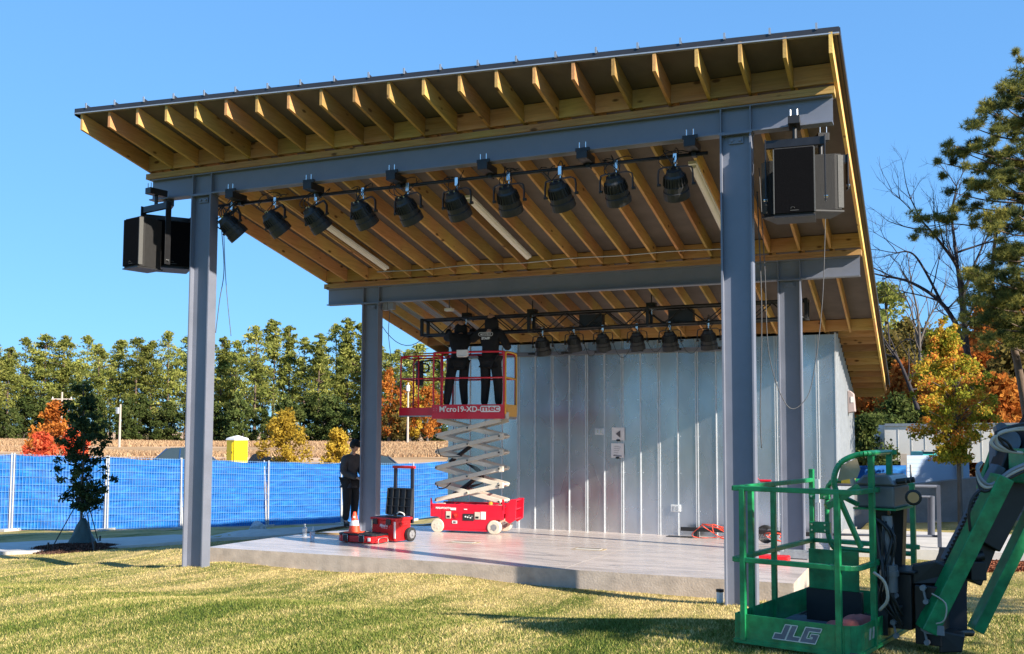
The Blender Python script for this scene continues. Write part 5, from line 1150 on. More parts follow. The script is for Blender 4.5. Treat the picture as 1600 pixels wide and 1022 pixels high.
for k,(r0,m_) in enumerate(((1.0,M_hose),(.88,M_hose),(.95,M_black),(1.05,M_black))):
    mb=MB(); pts=[at(1640,678-4*k,d=7.35),at(1600,671-3*k,d=7.3),at(1565-3*k,676,d=7.25),at(1549+8*k,690,d=7.25),at(1560+6*k,702-2*k,d=7.25),at(1590,707,d=7.3),at(1645,712,d=7.35)]
    mb.tube(smooth(pts,40),.013 if k<2 else .011,6); world_build(mb,'hose',m_)
for k in range(3):
    mb=MB(); pts=[at(1610,722+5*k,d=7.25),at(1580,735+5*k,d=7.2),at(1550,757+3*k,d=7.2),at(1534,750+8*k,d=7.2),at(1527,730+6*k,d=7.25),at(1534,723,d=7.3)]; mb.tube(smooth(pts,40),.014,6); world_build(mb,'hose',M_hose if k==1 else (M_black if k else M_grey))
mb=MB(); pts=[at(1545,757,d=7.2),at(1522,775,d=7.2),at(1514,800,d=7.2),at(1516,830,d=7.2)]; mb.tube(smooth(pts,30),.011,6); world_build(mb,'hose',M_black)
# chain edge on the jib plate (thin cable track)
mb=MB()
for k in range(26):
    a=k/25; mb.cyl(at(1462+72*a,905-148*a,d=7.42),at(1464+72*a,903-148*a,d=7.46),.012,n=6)
world_build(mb,'cable_track',M_black)
mb=MB(); mb.box(0,.001,0,.001,0,.001)
# pinkish tarp lump inside the basket
def lump(loc,sx,sy,sz,m,name,label,cat,seed=0,parent=None):
    bm=bmesh.new(); bmesh.ops.create_icosphere(bm,subdivisions=4,radius=1)
    for v in bm.verts:
        n_=mnoise.noise(v.co*1.7+Vector((seed,0,0)))*.35+mnoise.noise(v.co*4+Vector((seed,5,0)))*.14
        v.co*=1+n_; v.co=Vector((v.co.x*sx,v.co.y*sy,max(-.0,v.co.z)*sz))
    me=bpy.data.meshes.new(name); bm.to_mesh(me); bm.free(); me.materials.append(m)
    for p in me.polygons: p.use_smooth=True
    o=bpy.data.objects.new(name,me); COL.objects.link(o); o.location=Vector(loc); tag(o,label,cat); return o
Bm=Matrix.Translation(Vector((A3[0],A3[1],0)))@Matrix.Rotation(rad(-13.9),4,'Z')
lump(Bm@Vector((.70,.66,z0+.015)),.24,.16,.14,mat('faded_red',(.45,.12,.10),.7,0,.25,9,bump=.2),'red_bag','crumpled faded red bag on the floor of the green basket','bag',3)
# ------------------------------------------------------------------ blue screened fence
M_blue,nt,b=newmat('blue_screen')
b.inputs['Roughness'].default_value=.55; tc=N(nt,'ShaderNodeTexCoord'); nz=N(nt,'ShaderNodeTexNoise'); mp=N(nt,'ShaderNodeMapping'); mp.inputs['Scale'].default_value=(1,1,5); nt.links.new(tc.outputs['Object'],mp.inputs[0]); nt.links.new(mp.outputs[0],nz.inputs['Vector']); nz.inputs['Scale'].default_value=2.5; nz.inputs['Detail'].default_value=4
r=ramp(nt,[(.3,(.003,.11,.42)),(.55,(.008,.18,.58)),(.75,(.03,.30,.70))],nz.outputs['Fac']); nt.links.new(r.outputs[0],b.inputs['Base Color'])
tr=N(nt,'ShaderNodeBsdfTranslucent'); mx=N(nt,'ShaderNodeMixShader'); mx.inputs[0].default_value=.3; nt.links.new(r.outputs[0],tr.inputs[0])
nt.links.new(b.outputs[0],mx.inputs[1]); nt.links.new(tr.outputs[0],mx.inputs[2]); nt.links.new(mx.outputs[0],nt.nodes['Material Output'].inputs[0])
M_wire=mat('fence_wire',(.16,.32,.58),.4,.3,.1,8)
M_post=mat('fence_post',(.45,.45,.44),.5,.2,.12,8)
def fence_panel(a,b_,h,lab,lean=0,seed=0):
    za,zb2=ground(*a),ground(*b_); a=np.array([a[0],a[1],za+.04]); b_=np.array([b_[0],b_[1],zb2+.04])
    t=empty('fence_panel',a); tag(t,lab,'fence panel',group='panels of the blue screened fence')
    d=b_-a; Lx=np.hypot(d[0],d[1]); n_=np.array([-d[1],d[0],0])/Lx; nn=26; nz_=14; rr=np.random.default_rng(seed)
    ph=rr.uniform(0,6,4); V=[]
    for j in range(nz_+1):
        for i in range(nn+1):
            u=i/nn; w=j/nz_; off=.035*math.sin(u*7+ph[0]+w*2)+.018*math.sin(w*22+ph[1]+2*math.sin(u*5+ph[2]))+.01*math.sin(u*31+w*9)
            sagz=-.05*math.sin(math.pi*u)*w*(.5+.5*math.sin(u*9+ph[3]))
            V.append(a+d*u+n_*(off*.8+.06)+np.array([0,0,h*w+sagz]))
    I=(np.arange(nz_)[:,None]*(nn+1)+np.arange(nn)[None,:]).ravel(); F=np.stack([I,I+1,I+nn+2,I+nn+1],1)
    arr_mesh('screen',V,F,M_blue,parent=t,smooth=True)
    mb=MB(); nv=int(Lx/.085)
    for k in range(nv+1):
        u=k/nv; p=a+d*u+n_*.0; mb.bar(p+(0,0,0),p+np.array([0,0,h+.03]),.008,.008,up=n_)
    for k in range(11):
        z=.03+(h-.02)*k/10; mb.bar(a+(0,0,z),b_+(0,0,z),.007,.008)
    mb.build('wire_mesh',M_wire,t)
    for e,s_ in((a,1),(b_,-1)):
        mb=MB(); q_=e+d/Lx*s_*.035; mb.cyl(q_-n_*.02+(0,0,-.1),q_+n_*(.02)+np.array([-lean,0,h+.06]),.024,n=8); mb.build('post',M_post,t)
    mb=MB(); 
    for e in (b_,): mb.box(e[0]-.1,e[0]+.1,e[1]-.28,e[1]+.28,e[2]-.06,e[2]+.03)
    mb.build('foot_block',M_conc,t)
pos=['leftmost panel of the blue screened fence','blue screened fence panel behind the young oak on its left','blue screened fence panel between the young oak and the left front column','blue screened fence panel just right of the left front column','blue screened fence panel between the left columns','blue screened fence panel behind the person in the black cap','blue screened fence panel behind the open tool box','blue screened fence panel seen just left of the scissor lift','last blue screened fence panel, mostly behind the pavilion']
for i in range(9): fence_panel(FENCE[i],FENCE[i+1],2.13,pos[i],lean=(.12 if i in(4,6) else 0),seed=i)
# sand bag at the fence foot
P=onground(403,827); lump((P[0],P[1],P[2]-.02),.30,.2,.28,mat('sand_bag',(.42,.42,.44),.9,0,.12,14,bump=.5),'sand_bag','grey sandbag slumped against the foot of the blue fence','sandbag',9)
# ------------------------------------------------------------------ foliage tools
def quads(P,size,g,el=1.0,flat=0.0):
    n=len(P); a=g.normal(size=(n,3)); a/=np.linalg.norm(a,axis=1)[:,None]
    if flat: a[:,2]*=(1-flat); a/=np.linalg.norm(a,axis=1)[:,None]
    b_=g.normal(size=(n,3)); b_-=a*(a*b_).sum(1)[:,None]; b_/=np.linalg.norm(b_,axis=1)[:,None]
    s_=(size*g.uniform(.6,1.3,n))[:,None]
    A_=a*s_*el; B_=b_*s_/el
    V=np.stack([P-A_*.5,P+B_*.5,P+A_*.5,P-B_*.5],1).reshape(-1,3)   # leaf shaped diamond
    return V
def crown(name,parent,clumps,per,size,mat_,g,el=1.3,flat=0.0,shell=.55):
    """clumps: (x,y,z,rx,ry,rz)"""
    Ps=[];rn=[]
    for c in clumps:
        d=g.normal(size=(per,3)); d/=np.linalg.norm(d,axis=1)[:,None]; r_=g.uniform(shell,1,per)**.8
        Ps.append(np.array(c[:3])+d*r_[:,None]*np.array(c[3:6])); rn.append(np.clip(g.uniform(0,1)*.55+g.uniform(0,.45,per),0,1))
    P=np.concatenate(Ps); V=quads(P,size,g,el,flat); F=np.arange(len(V)).reshape(-1,4)
    return arr_mesh(name,V,F,mat_,parent=parent,rnd=np.concatenate(rn),local=True)
M_bark=mat('pine_bark',(.13,.09,.065),.9,0,.3,8,bump=.6,stretch=(1,1,.3))
M_barkg=mat('grey_bark',(.11,.095,.085),.9,0,.3,10,bump=.4,stretch=(1,1,.3))
M_pine=leafmat('pine_needles',[(0,(.07,.09,.025)),(.5,(.22,.245,.058)),(1,(.46,.44,.12))],.35)
M_pine2=leafmat('pine_needles_near',[(0,(.05,.065,.03)),(.45,(.17,.18,.05)),(1,(.42,.38,.10))],.4)
M_cedar=leafmat('cedar_leaves',[(0,(.03,.05,.018)),(.6,(.075,.10,.028)),(1,(.14,.15,.05))],.25)
M_olive=leafmat('olive_leaves',[(0,(.07,.05,.02)),(.5,(.15,.12,.035)),(1,(.26,.20,.06))],.35)
M_rust=leafmat('rust_leaves',[(0,(.25,.07,.02)),(.5,(.42,.14,.03)),(1,(.55,.25,.05))],.4)
M_redl=leafmat('red_leaves',[(0,(.40,.05,.03)),(.5,(.62,.11,.05)),(1,(.70,.22,.08))],.4)
M_gold=leafmat('gold_leaves',[(0,(.32,.20,.03)),(.5,(.52,.36,.05)),(1,(.68,.50,.09))],.4)
M_maple=leafmat('maple_leaves',[(0,(.12,.16,.02)),(.35,(.28,.30,.04)),(.6,(.60,.44,.06)),(.78,(.66,.27,.05)),(1,(.60,.16,.06))],.4)
M_oak=leafmat('oak_leaves',[(0,(.014,.028,.014)),(.6,(.04,.065,.028)),(1,(.09,.12,.045))],.3)
def trunk(mb,P,r0,r1,n=8): mb.tube(smooth(P,24),r0,n,r1)
def pine_proto(h,cr,seed,lab,cat='tree',group=None,cf=.38,per=34,size=.36,ncl=105,m=None,loc=(0,0,0)):
    g=np.random.default_rng(seed); t=empty('pine_tree',loc); tag(t,lab,cat,group)
    mb=MB(); trunk(mb,[(0,0,-.5),(g.uniform(-.2,.2),0,h*.4),(g.uniform(-.3,.3),.1,h*.95)],.019*h*.8,.03)
    cl=[]; a0=g.uniform(0,6)
    for k in range(ncl):
        u=g.uniform(0,1)**.85; z=h*(cf+(1-cf)*u); R_=cr*min(1,(1-u)**.6*1.2+.06)*(.72+.38*math.sin(u*11+seed*1.7+a0)); R_=max(.25,R_); a=g.uniform(0,6.28); q_=g.uniform(.25,1)*R_
        s_=g.uniform(.5,1.05)*cr*.34*(.42+.58*(1-u)**.6); cl.append((q_*math.cos(a),q_*math.sin(a),z,s_*1.2,s_*1.2,s_*.5))
        if k%3==0: mb.tube([(0,0,z-.35*q_),(q_*math.cos(a),q_*math.sin(a),z)],.05,4,.02)
    mb.build('trunk',M_bark,t,world=False)
    c_=crown('crown',t,cl,per,size,m or M_pine,g,1.7,shell=.12); return t
def bushy(name,h,cr,seed,lab,m,group=None,z0=.1,per=60,size=.2,ncl=60,cat='tree',barkm=None,rz=1.0,loc=(0,0,0),tr=.03,top=.35):
    g=np.random.default_rng(seed); t=empty(name,loc); tag(t,lab,cat,group)
    mb=MB(); trunk(mb,[(0,0,-.3),(g.uniform(-.05,.05)*h,0,h*.35),(g.uniform(-.08,.08)*h,.0,h*.85)],tr*h,.01,7); cl=[]
    for k in range(ncl):
        u=g.uniform(0,1); z=h*(z0+(1-z0)*u); prof=math.sin(math.pi*min(1,max(.05,(u*(1-.0)+.18)/1.2)))**.6*(1 if u<.6 else 1-(u-.6)*.9)
        R_=cr*prof; a=g.uniform(0,6.28); q_=g.uniform(.1,1)*R_; s_=cr*g.uniform(.16,.34); cl.append((q_*math.cos(a),q_*math.sin(a),z,s_,s_,s_*rz))
        if k%2==0: mb.tube([(0,0,max(.1,z-q_*.9)),(q_*math.cos(a)*.9,q_*math.sin(a)*.9,z)],.008*h*.6,4,.004)
    mb.build('trunk',barkm or M_barkg,t,world=False); crown('crown',t,cl,per,size,m,g,1.35,shell=.2); return t
# ------------------------------------------------------------------ far treeline
tl='tall green pine in the far treeline beyond the dry field'
protos=[pine_proto(19,[4.4,5.4,3.8,5.8,4.6,5.0][s_-1],s_,tl,group='pines of the far treeline',cf=cf) for s_,cf in((1,.18),(2,.34),(3,.25),(4,.1),(5,.38),(6,.22))]
g=np.random.default_rng(5)
used=[0]*6
def put(protos,i,P,sc,rz,used,zs=1,label=None):
    k=i%len(protos)
    if used[k]==0: o=protos[k]; used[k]=1
    else: o=copy_tree(protos[k])
    o.location=Vector(P); o.rotation_euler=(0,0,rz); o.scale=(sc*(.85+.4*((i*37)%10)/10),sc*(.85+.4*((i*37)%10)/10),sc*zs)
    if label: o['label']=label
    return o
tops=[(-45,552),(-15,548),(8,560),(32,549),(65,542),(98,546),(130,536),(150,545),(185,544),(210,543),(236,552),(262,540),(290,548),(322,545),(345,538),(366,545),(398,530),(422,525),(452,529),(474,548),(500,536),(524,530),(543,513),(565,520),(592,548),(622,552),(650,556),(682,560),(716,560)]
for i,(px,py) in enumerate(tops):
    d=186+g.uniform(-8,8); P=gpt(px+g.uniform(-3,3),d); h=(2.12+(677.5-py)*d/FPX-P[2])*1.07*g.uniform(.96,1.06); s_=h/19
    put(protos,int(g.integers(0,6)) if i>5 else i,P,s_,g.uniform(0,6),used,zs=1.0)
for i,px in enumerate(np.arange(-40,730,24)):
    d=204+g.uniform(-6,6); P=gpt(px+g.uniform(-8,8),d); h=2.12+(677.5-g.uniform(546,582))*d/FPX-P[2]; put(protos,int(g.integers(0,6)),P,h/19,g.uniform(0,6),used)
ub='dark bushy cedar at the foot of the far treeline'
bp_=[bushy('cedar_tree',8,3.4,20+s_,ub,M_cedar,group='cedars at the foot of the far treeline',z0=.02,per=60,size=.40,ncl=60,cat='tree') for s_ in range(3)]
us=[0]*3
for i,px in enumerate(np.arange(-45,720,21)):
    d=176+g.uniform(-5,5); P=gpt(px+g.uniform(-8,8),d); put(bp_,i,P,g.uniform(.55,1.05),g.uniform(0,6),us)
# colour in the treeline behind the lift
for px,py,cr,m,lab,nm in ((608,582,2.6,M_rust,'orange brown tree in the treeline just right of the rear left column','autumn_tree'),(640,598,2.4,M_gold,'yellow tree in the treeline seen through the lift guard rail','autumn_tree'),(668,610,3.0,M_rust,'rust coloured tree below the left end of the lift platform','autumn_tree'),(622,632,2.8,M_olive,'dull olive brown tree low in the treeline left of the scissor stack','autumn_tree')):
    d=165; P=gpt(px,d); h=2.12+(677.5-py)*d/FPX-P[2]; bushy(nm,h,cr*1.2,int(px),lab,m,loc=P,per=50,size=.34,ncl=60,z0=.15)
# shrubs beyond the fence
for px,py,d,cr,m,lab,seed in ((84,636,62,1.55,M_rust,'large orange tree beyond the blue fence behind the young oak',31),(64,684,58,1.15,M_redl,'small bright red tree beyond the fence left of the young oak',32),(115,672,60,1.1,M_redl,'red tree beyond the fence right behind the young oak crown',37),(447,648,60,1.75,M_gold,'large golden yellow shrub beyond the fence right of the yellow toilet',33),(526,676,62,1.2,M_gold,'smaller golden shrub beyond the fence left of the person in the cap',34)):
    P=gpt(px,d); h=2.12+(677.5-py)*d/FPX-P[2]; bushy('autumn_shrub' if 'shrub' in lab else 'autumn_tree',h,cr,seed,lab,m,loc=P,z0=.04,per=70,size=.16,ncl=70,tr=.015)
P=gpt(284,47); bushy('green_shrub',1.5,.6,35,'small green leafy shrub beside the dark parked car left of the column',M_pine,loc=P,z0=.2,per=40,size=.14,ncl=25,cat='shrub',tr=.01)
# dry weeds: band of tall tan grass below the treeline (one mass)
n=130000; d=np.exp(g.uniform(math.log(88),math.log(172),n)); xx=g.uniform(-80,760,n); q_=(xx-PX)/FPX*d
gx=CAM[0]+hx[0]*q_+hf[0]*d; gy=CAM[1]+hx[1]*q_+hf[1]*d; nm_=np.array([mnoise.noise(Vector((a*.03,b_*.06,0))) for a,b_ in zip(gx,gy)]); k=(nm_+ (d-110)/90)>.05; gx,gy=gx[k],gy[k]
M_weed,nt,b=newmat('dry_weeds'); at_=N(nt,'ShaderNodeAttribute'); at_.attribute_name='rnd'; r=ramp(nt,[(0,(.20,.11,.06)),(.5,(.34,.21,.11)),(1,(.50,.35,.20))],at_.outputs['Fac']); nt.links.new(r.outputs[0],b.inputs['Base Color']); b.inputs['Roughness'].default_value=.9
tag(blades('dry_weeds',np.stack([gx,gy,ground_arr(gx,gy)],1),.42,.09,.8,M_weed),kind='stuff',label='tan dry weeds covering the field below the treeline',cat='weeds')
# ------------------------------------------------------------------ utility poles
M_pole=mat('pole_wood',(.42,.36,.30),.8,0,.15,6)
for px,py0,d,lab,cr_ in ((95,617,150,'pale utility pole with a crossarm in front of the pines at far left',1),(187,636,140,'thin utility pole with a grey transformer among the pines',0),(637,600,150,'straight wooden utility pole left of the scissor stack',0)):
    P=gpt(px,d); zt_=2.12+(677.5-py0)*d/FPX; t=empty('utility_pole',P); tag(t,lab,'utility pole')
    mb=MB(); mb.cyl(P-(0,0,.5),(P[0],P[1],zt_),.19,.13,n=8); mb.build('pole',M_pole,t)
    if cr_:
        mb=MB(); a=hx3*1.6; c=np.array([P[0],P[1],zt_-1.1]); mb.bar(c-a,c+a,.16,.2); c_=mb.build('crossarm',M_pole,t)
        for s_ in(-1,0,1): mb=MB(); mb.cyl(c+a*.9*s_,c+a*.9*s_+(0,0,.35),.08,n=6); mb.build('insulator',M_white,c_)
    else:
        mb=MB(); c=np.array([P[0],P[1],zt_-.9])-hf3*.35-hx3*.2*(px<300); mb.cyl(c-(0,0,.45),c+(0,0,.45),.3,n=10); mb.build('transformer',M_white if px>300 else M_drip,t)
# ------------------------------------------------------------------ yellow toilet
P=gpt(371,78); P[2]=-.62; t=empty('portable_toilet',P,rad(-20)); tag(t,'bright yellow portable toilet with white roof in the field','portable toilet'); kp=dict(parent=t,world=False)
M_yt=mat('toilet_yellow',(.80,.62,.0),.45,0,.04,4)
mb=MB(); mb.box(-.60,.60,-.6,.6,.1,2.05); mb.build('cabin',M_yt,bevel=.03,**kp)
mb=MB(); mb.box(-.45,.40,-.64,-.601,.2,1.9); d_=mb.build('door',M_yt,bevel=.02,**kp)
for a in((-.36,.30,1.05,1.78),(-.36,.30,.3,.95)): mb=MB(); mb.box(a[0],a[1],-.66,-.641,a[2],a[3]); mb.build('door_panel',M_yt,d_,world=False,bevel=.01)
mb=MB(); mb.box(.3,.36,-.68,-.66,1.0,1.15); mb.build('handle',M_black,d_,world=False)
mb=MB(); mb.add([(-.66,-.66,2.05),(.66,-.66,2.05),(.66,.66,2.05),(-.66,.66,2.05),(-.6,-.6,2.2),(.6,-.6,2.2),(.6,.6,2.2),(-.6,.6,2.2),(-.1,0,2.42),(.15,0,2.42)],[(0,1,5,4),(1,2,6,5),(2,3,7,6),(3,0,4,7),(4,5,9,8),(5,6,9),(6,7,8,9),(7,4,8),(0,3,2,1)]); mb.build('roof',mat('toilet_white',(.8,.8,.78),.5),**kp)
mb=MB(); mb.box(-.62,.62,-.62,.62,-.05,.1); mb.build('skid',M_black,**kp)
mb=MB(); mb.cyl((.35,.3,2.2),(.35,.3,2.6),.05,n=8); mb.build('vent_pipe',M_black,**kp)
# ------------------------------------------------------------------ parked cars
M_glass=mat('car_glass',(.03,.045,.05),.06,0,.05,3,spec=.9)
def car(P,yaw,L_,H_,W_,label,paint,hood=.28,suv=False):
    t=empty('parked_car',P,yaw); tag(t,label,'car',group='cars parked beyond the fence'); k=dict(parent=t,world=False)
    m=mat('car_paint_'+label[:8],paint,.22,.3,.05,3,coat=.8)
    h2=H_*.55; 
    side=[(-L_/2,.28),(-L_/2,h2*.82),(-L_/2+.12,h2*.98),(-L_*.18 if not suv else -L_*.18,h2*1.06),(-L_*.02+ -L_*.06,H_*.93),(L_*.02,H_),(L_*.26 if not suv else L_*.36,H_*.97),(L_*.40 if not suv else L_*.46,h2*1.12),(L_/2-.04,h2*1.0),(L_/2,.35),(L_/2-.1,.22),(-L_/2+.1,.2)]
    mb=MB(); body=[(x,z) for x,z in side]
    low=[(-L_/2,.28),(-L_/2,h2*.82),(-L_/2+.12,h2*.95),(-L_*.2,h2*1.06),(L_*.42,h2*1.12),(L_/2-.04,h2),(L_/2,.35),(L_/2-.1,.22),(-L_/2+.1,.2)]
    mb.prism([(x,0,z) for x,z in low],(0,-W_/2,0),(0,W_/2,0)); mb.build('body',m,bevel=.06,**k)
    cab=[(-L_*.2,h2*1.05),(-L_*.05,H_*.95),(L_*.03,H_),(L_*.26 if not suv else L_*.36,H_*.97),(L_*.40 if not suv else L_*.45,h2*1.1)]
    cx=sum(x for x,_ in cab)/5
    mb=MB(); wi=W_/2-.04; wt=W_/2-.22; n_=len(cab)
    V=[(x,-(wi if z<h2*1.2 else wt),z) for x,z in cab]+[(x,(wi if z<h2*1.2 else wt),z) for x,z in cab]
    mb.add(V,[tuple(range(n_)),tuple(range(n_,2*n_))[::-1]]+[(i,i+1,n_+i+1,n_+i) for i in range(n_-1)]); mb.build('glasshouse',M_glass,**k)
    mb=MB(); V2=[(x,s_*(wt+.01),z+.012) for x,z in cab[1:4] for s_ in(-1,1)]; mb.add(V2,[(0,1,3,2),(2,3,5,4)]); mb.add([(x,y,z-.05) for x,y,z in V2],[(0,2,3,1),(2,4,5,3)])
    for s_ in(-1,1):
        for i,(a,b_) in enumerate(((0,1),(3,4))): 
            pa=V[a] if s_<0 else V[n_+a]; pb=V[b_] if s_<0 else V[n_+b_]; mb.bar(pa,pb,.07,.05)
        pm=((cab[1][0]+cab[3][0])/2+.1); mb.bar((pm,s_*(wt+.0),H_*.97),(pm+.02,s_*(wi+.0),h2*1.1),.06,.04)
    mb.build('roof',m,**k)
    for x in(-L_*.31,L_*.31):
        for s_ in(-1,1):
            mb=MB(); mb.lathe((x,s_*(W_/2-.2),.32),(0,s_,0),[(0,.3),(.02,.33),(.2,.33),(.21,.3)],18); w_=mb.build('wheel',M_tyre,**k); mb=MB(); mb.cyl((x,s_*(W_/2+.005),.32),(x,s_*(W_/2+.02),.32),.2,n=14); mb.build('rim',M_chrome,w_,world=False)
    for s_ in(-1,1):
        mb=MB(); mb.box(-L_/2-.01,-L_/2+.08,s_*W_*.36-.17,s_*W_*.36+.17,h2*.62,h2*.82); mb.build('headlight',M_white,bevel=.03,**k)
    return t
yb=math.atan2(hx[1],hx[0])
P=gpt(306,46); P=P.copy(); P[2]=-.25; car(P-hx3*.0,yb+math.pi+rad(10),4.5,1.62,1.8,'dark blue hatchback parked behind the left front column, hood to the right',(.02,.06,.16))
P=gpt(600,44); P[2]=-.40; car(P,yb+rad(188),4.4,1.48,1.8,'dark grey car behind the fence seen right of the rear left column',(.03,.035,.04))
P=gpt(-40,60); 
P=gpt(415,62); lump((P[0],P[1],-.75),1.9,1.2,1.3,mat('dark_soil',(.10,.075,.055),.95,0,.3,3,bump=.5),'soil_heap','dark heap of soil beyond the fence left of the golden shrub','soil heap',12)
# black picket rail beyond the fence
def rail_fence(px0,px1,d0,d1,lab,h=1.05):
    A_=gpt(px0,d0); B_=gpt(px1,d1); A_[2]=B_[2]=-.72; t=empty('black_rail_fence',A_); tag(t,lab,'rail fence'); L_=np.linalg.norm(B_-A_); n_=max(2,int(L_/2.4))
    M_=M_black
    mb=MB()
    for z in (.2,h-.22,h): mb.bar(A_+(0,0,z),B_+(0,0,z),.04,.04)
    mb.build('rails',M_,t); mb=MB(); k_=int(L_/.13)
    for i in range(k_): p=A_+(B_-A_)*i/k_; mb.bar(p+(0,0,.1),p+(0,0,h-.2),.014,.014,up=hf3)
    mb.build('pickets',M_,t)
    for i in range(n_+1): mb=MB(); p=A_+(B_-A_)*i/n_; mb.bar(p,p+(0,0,h+.06),.07,.07,up=hf3); mb.build('post',M_,t)
rail_fence(-40,280,40,44,'thin black rail fence beyond the blue fence, left of the left column',1.1)
rail_fence(336,520,46,50,'thin black rail fence beyond the blue fence, in front of the yellow toilet',1.2)
rail_fence(640,700,38,52,'black rail fence beyond the blue fence, left of the scissor stack',1.3)
# ------------------------------------------------------------------ young oak with stakes
P=onground(128,857); OP=P
t=empty('young_oak',P); tag(t,'young dark green oak staked in a mulch ring at left','tree')
g=np.random.default_rng(77)
def pxof(px,py,d=None): return at(px,py,d=float((P-CAM)@CF) if d is None else d)
mb=MB(); mb.tube(smooth([P-(0,0,.1),pxof(127,780),pxof(131,690),pxof(130,600)],20),.032,7,.012)
cl=[]
dd=float((P-CAM)@CF)
for k in range(150):
    v=g.uniform(0,1)**.62; py=592+(795-592)*v; w=9+38*min(1,v*1.7)*(1 if v<.8 else 1-(v-.8)*2.2); px=132+g.normal()*w*.5+6*(v-.5); px=min(178,max(90,px))
    q_=at(px,py,d=dd+g.normal()*.28*min(1,.3+v)); s_=g.uniform(.07,.17); cl.append((q_[0]-P[0],q_[1]-P[1],q_[2]-P[2],s_,s_,s_*.8))
    if k%2==0: c0=at(130,py+16,d=dd); mb.tube([c0,(c0+q_)/2+(0,0,.02),q_],.007,4,.003)
mb.build('trunk',M_barkg,t); crown('crown',t,cl,44,.066,M_oak,g,1.5,shell=.1)
for a,b_,lab in (((75,864),(128,772),'left'),((156,852),(134,772),'right'),((148,862),(131,775),'front')):
    A_=onground(*a); mb=MB(); mb.cyl(A_+(0,0,-.05),at(b_[0],b_[1],d=dd),.011,n=6); mb.cyl(A_-(0,0,.05),A_+(0,0,.22),.02,n=6)
    tag(mb.build('tree_stake',M_black),'dark %s guy strap running from the young oak down to its peg'%lab,'tree stake',group='guy straps of the young oak')
c=OP; bm=bmesh.new(); n_=28; rings=9
me=bpy.data.meshes.new('watering_bag'); V=[];F=[]
for j in range(rings+1):
    u=j/rings; R_=.30*(1-u)**.75+.05+.03*math.sin(u*7)*(1-u)
    for i in range(n_):
        a=2*math.pi*i/n_; r_=R_*(1+.07*math.sin(3*a+u*4)+.04*math.sin(7*a-u*9)); V.append((r_*math.cos(a)+.02*u,r_*math.sin(a)*.8,.70*u-.03))
for j in range(rings):
    for i in range(n_): F.append((j*n_+i,j*n_+(i+1)%n_,(j+1)*n_+(i+1)%n_,(j+1)*n_+i))
F.append(tuple(range(rings*n_,(rings+1)*n_)))
me.from_pydata(V,[],F); me.materials.append(mat('bag_green',(.025,.06,.06),.55,0,.25,6,bump=.7,bscale=9)); me.polygons.foreach_set('use_smooth',[True]*len(F))
o=bpy.data.objects.new('watering_bag',me); COL.objects.link(o); o.location=Vector(c)+Vector((.02,-.02,0)); tag(o,'dark green watering bag zipped round the foot of the young oak','watering bag')
def mound(px,py,rx,ry,h,m,name,lab,cat,n=5000,seed=1,sz=.05):
    c=onground(px,py); g=np.random.default_rng(seed); a=g.uniform(0,6.28,n); q_=np.sqrt(g.uniform(0,1,n)); x=c[0]+rx*q_*np.cos(a); y=c[1]+ry*q_*np.sin(a)
    Pn=np.stack([x,y,ground_arr(x,y)+h*(1-q_**2)],1); V=quads(Pn,sz,g,1.6); o=arr_mesh(name,V,np.arange(len(V)).reshape(-1,4),m,rnd=g.random(n)); return tag(o,lab,cat,kind='stuff')
M_mulch=leafmat('mulch_chips',[(0,(.03,.018,.015)),(.6,(.09,.05,.04)),(1,(.17,.10,.08))],.0)
mound(125,859,1.25,.9,.12,M_mulch,'mulch','dark wood mulch ring round the foot of the young oak','mulch',9000)
# ------------------------------------------------------------------ right side: wall, hand rail, container, trailer
M_wallc=mat('retaining_concrete',(.19,.19,.20),.9,0,.25,1.6,bump=.4,bscale=14)
dW=25
TW=[at(1300,768,d=dW),at(1400,760,d=dW),at(1480,751,d=dW),at(1560,743,d=dW),at(1720,735,d=dW)]
t=empty('retaining_wall',(TW[2][0],TW[2][1],0)); tag(t,'long grey concrete retaining wall behind the boom lift','retaining wall')
mb=MB(); P=[(p[0],p[1],p[2]) for p in TW]+[(TW[-1][0],TW[-1][1],-.5),(TW[0][0],TW[0][1],-.5)]; mb.prism(P,hf3*0,hf3*.3); mb.build('wall',M_wallc,t)
M_rail=mat('handrail_steel',(.09,.10,.13),.45,.2,.08,6)
t=empty('hand_rail',at(1465,845,d=17.5)); tag(t,'grey steel hand rail along the walkway right of the pavilion','hand rail')
dR=17.5
mb=MB(); mb.tube([at(1296,757,d=dR),at(1466,760,d=dR)],.026,8); mb.tube([at(1296,835,d=dR),at(1466,838,d=dR)],.022,8); mb.tube([at(1395,775,d=dR),at(1453,776,d=dR)],.018,8); mb.build('rails',M_rail,t)
for px in (1296,1466): mb=MB(); a=at(px,757+3*(px>1400),d=dR); b_=at(px,850,d=dR); mb.box(a[0]-.035,a[0]+.035,a[1]-.035,a[1]+.035,b_[2]-.05,a[2]+.02); mb.build('post',M_rail,t)
for px in (1455,): mb=MB(); a=at(px,775,d=dR+.3); b_=at(px,838,d=dR+.3); mb.cyl(b_,a,.065,n=10); mb.build('post',M_rail,t)
M_cont=mat('pale_blue_paint',(.40,.50,.66),.55,0,.05,1.5,bump=.03)
dC=32
def slab_from(name,p0,p1,d,th,zlow,m,lab,cat,parts=()):
    a=at(*p0,d=d); b_=at(*p1,d=d); t=empty(name,(a[0],a[1],zlow)); tag(t,lab,cat)
    mb=MB(); P=[(a[0],a[1],a[2]),(b_[0],b_[1],b_[2]),(b_[0],b_[1],zlow),(a[0],a[1],zlow)]; mb.prism(P,hf3*0,hf3*th); mb.build('body',m,t); return t,a,b_
t,a,b_=slab_from('board_screen',(1416,712),(1514,711),30,.12,.2,M_cont,'pale blue painted board screen behind the young maple','screen')
mb=MB()
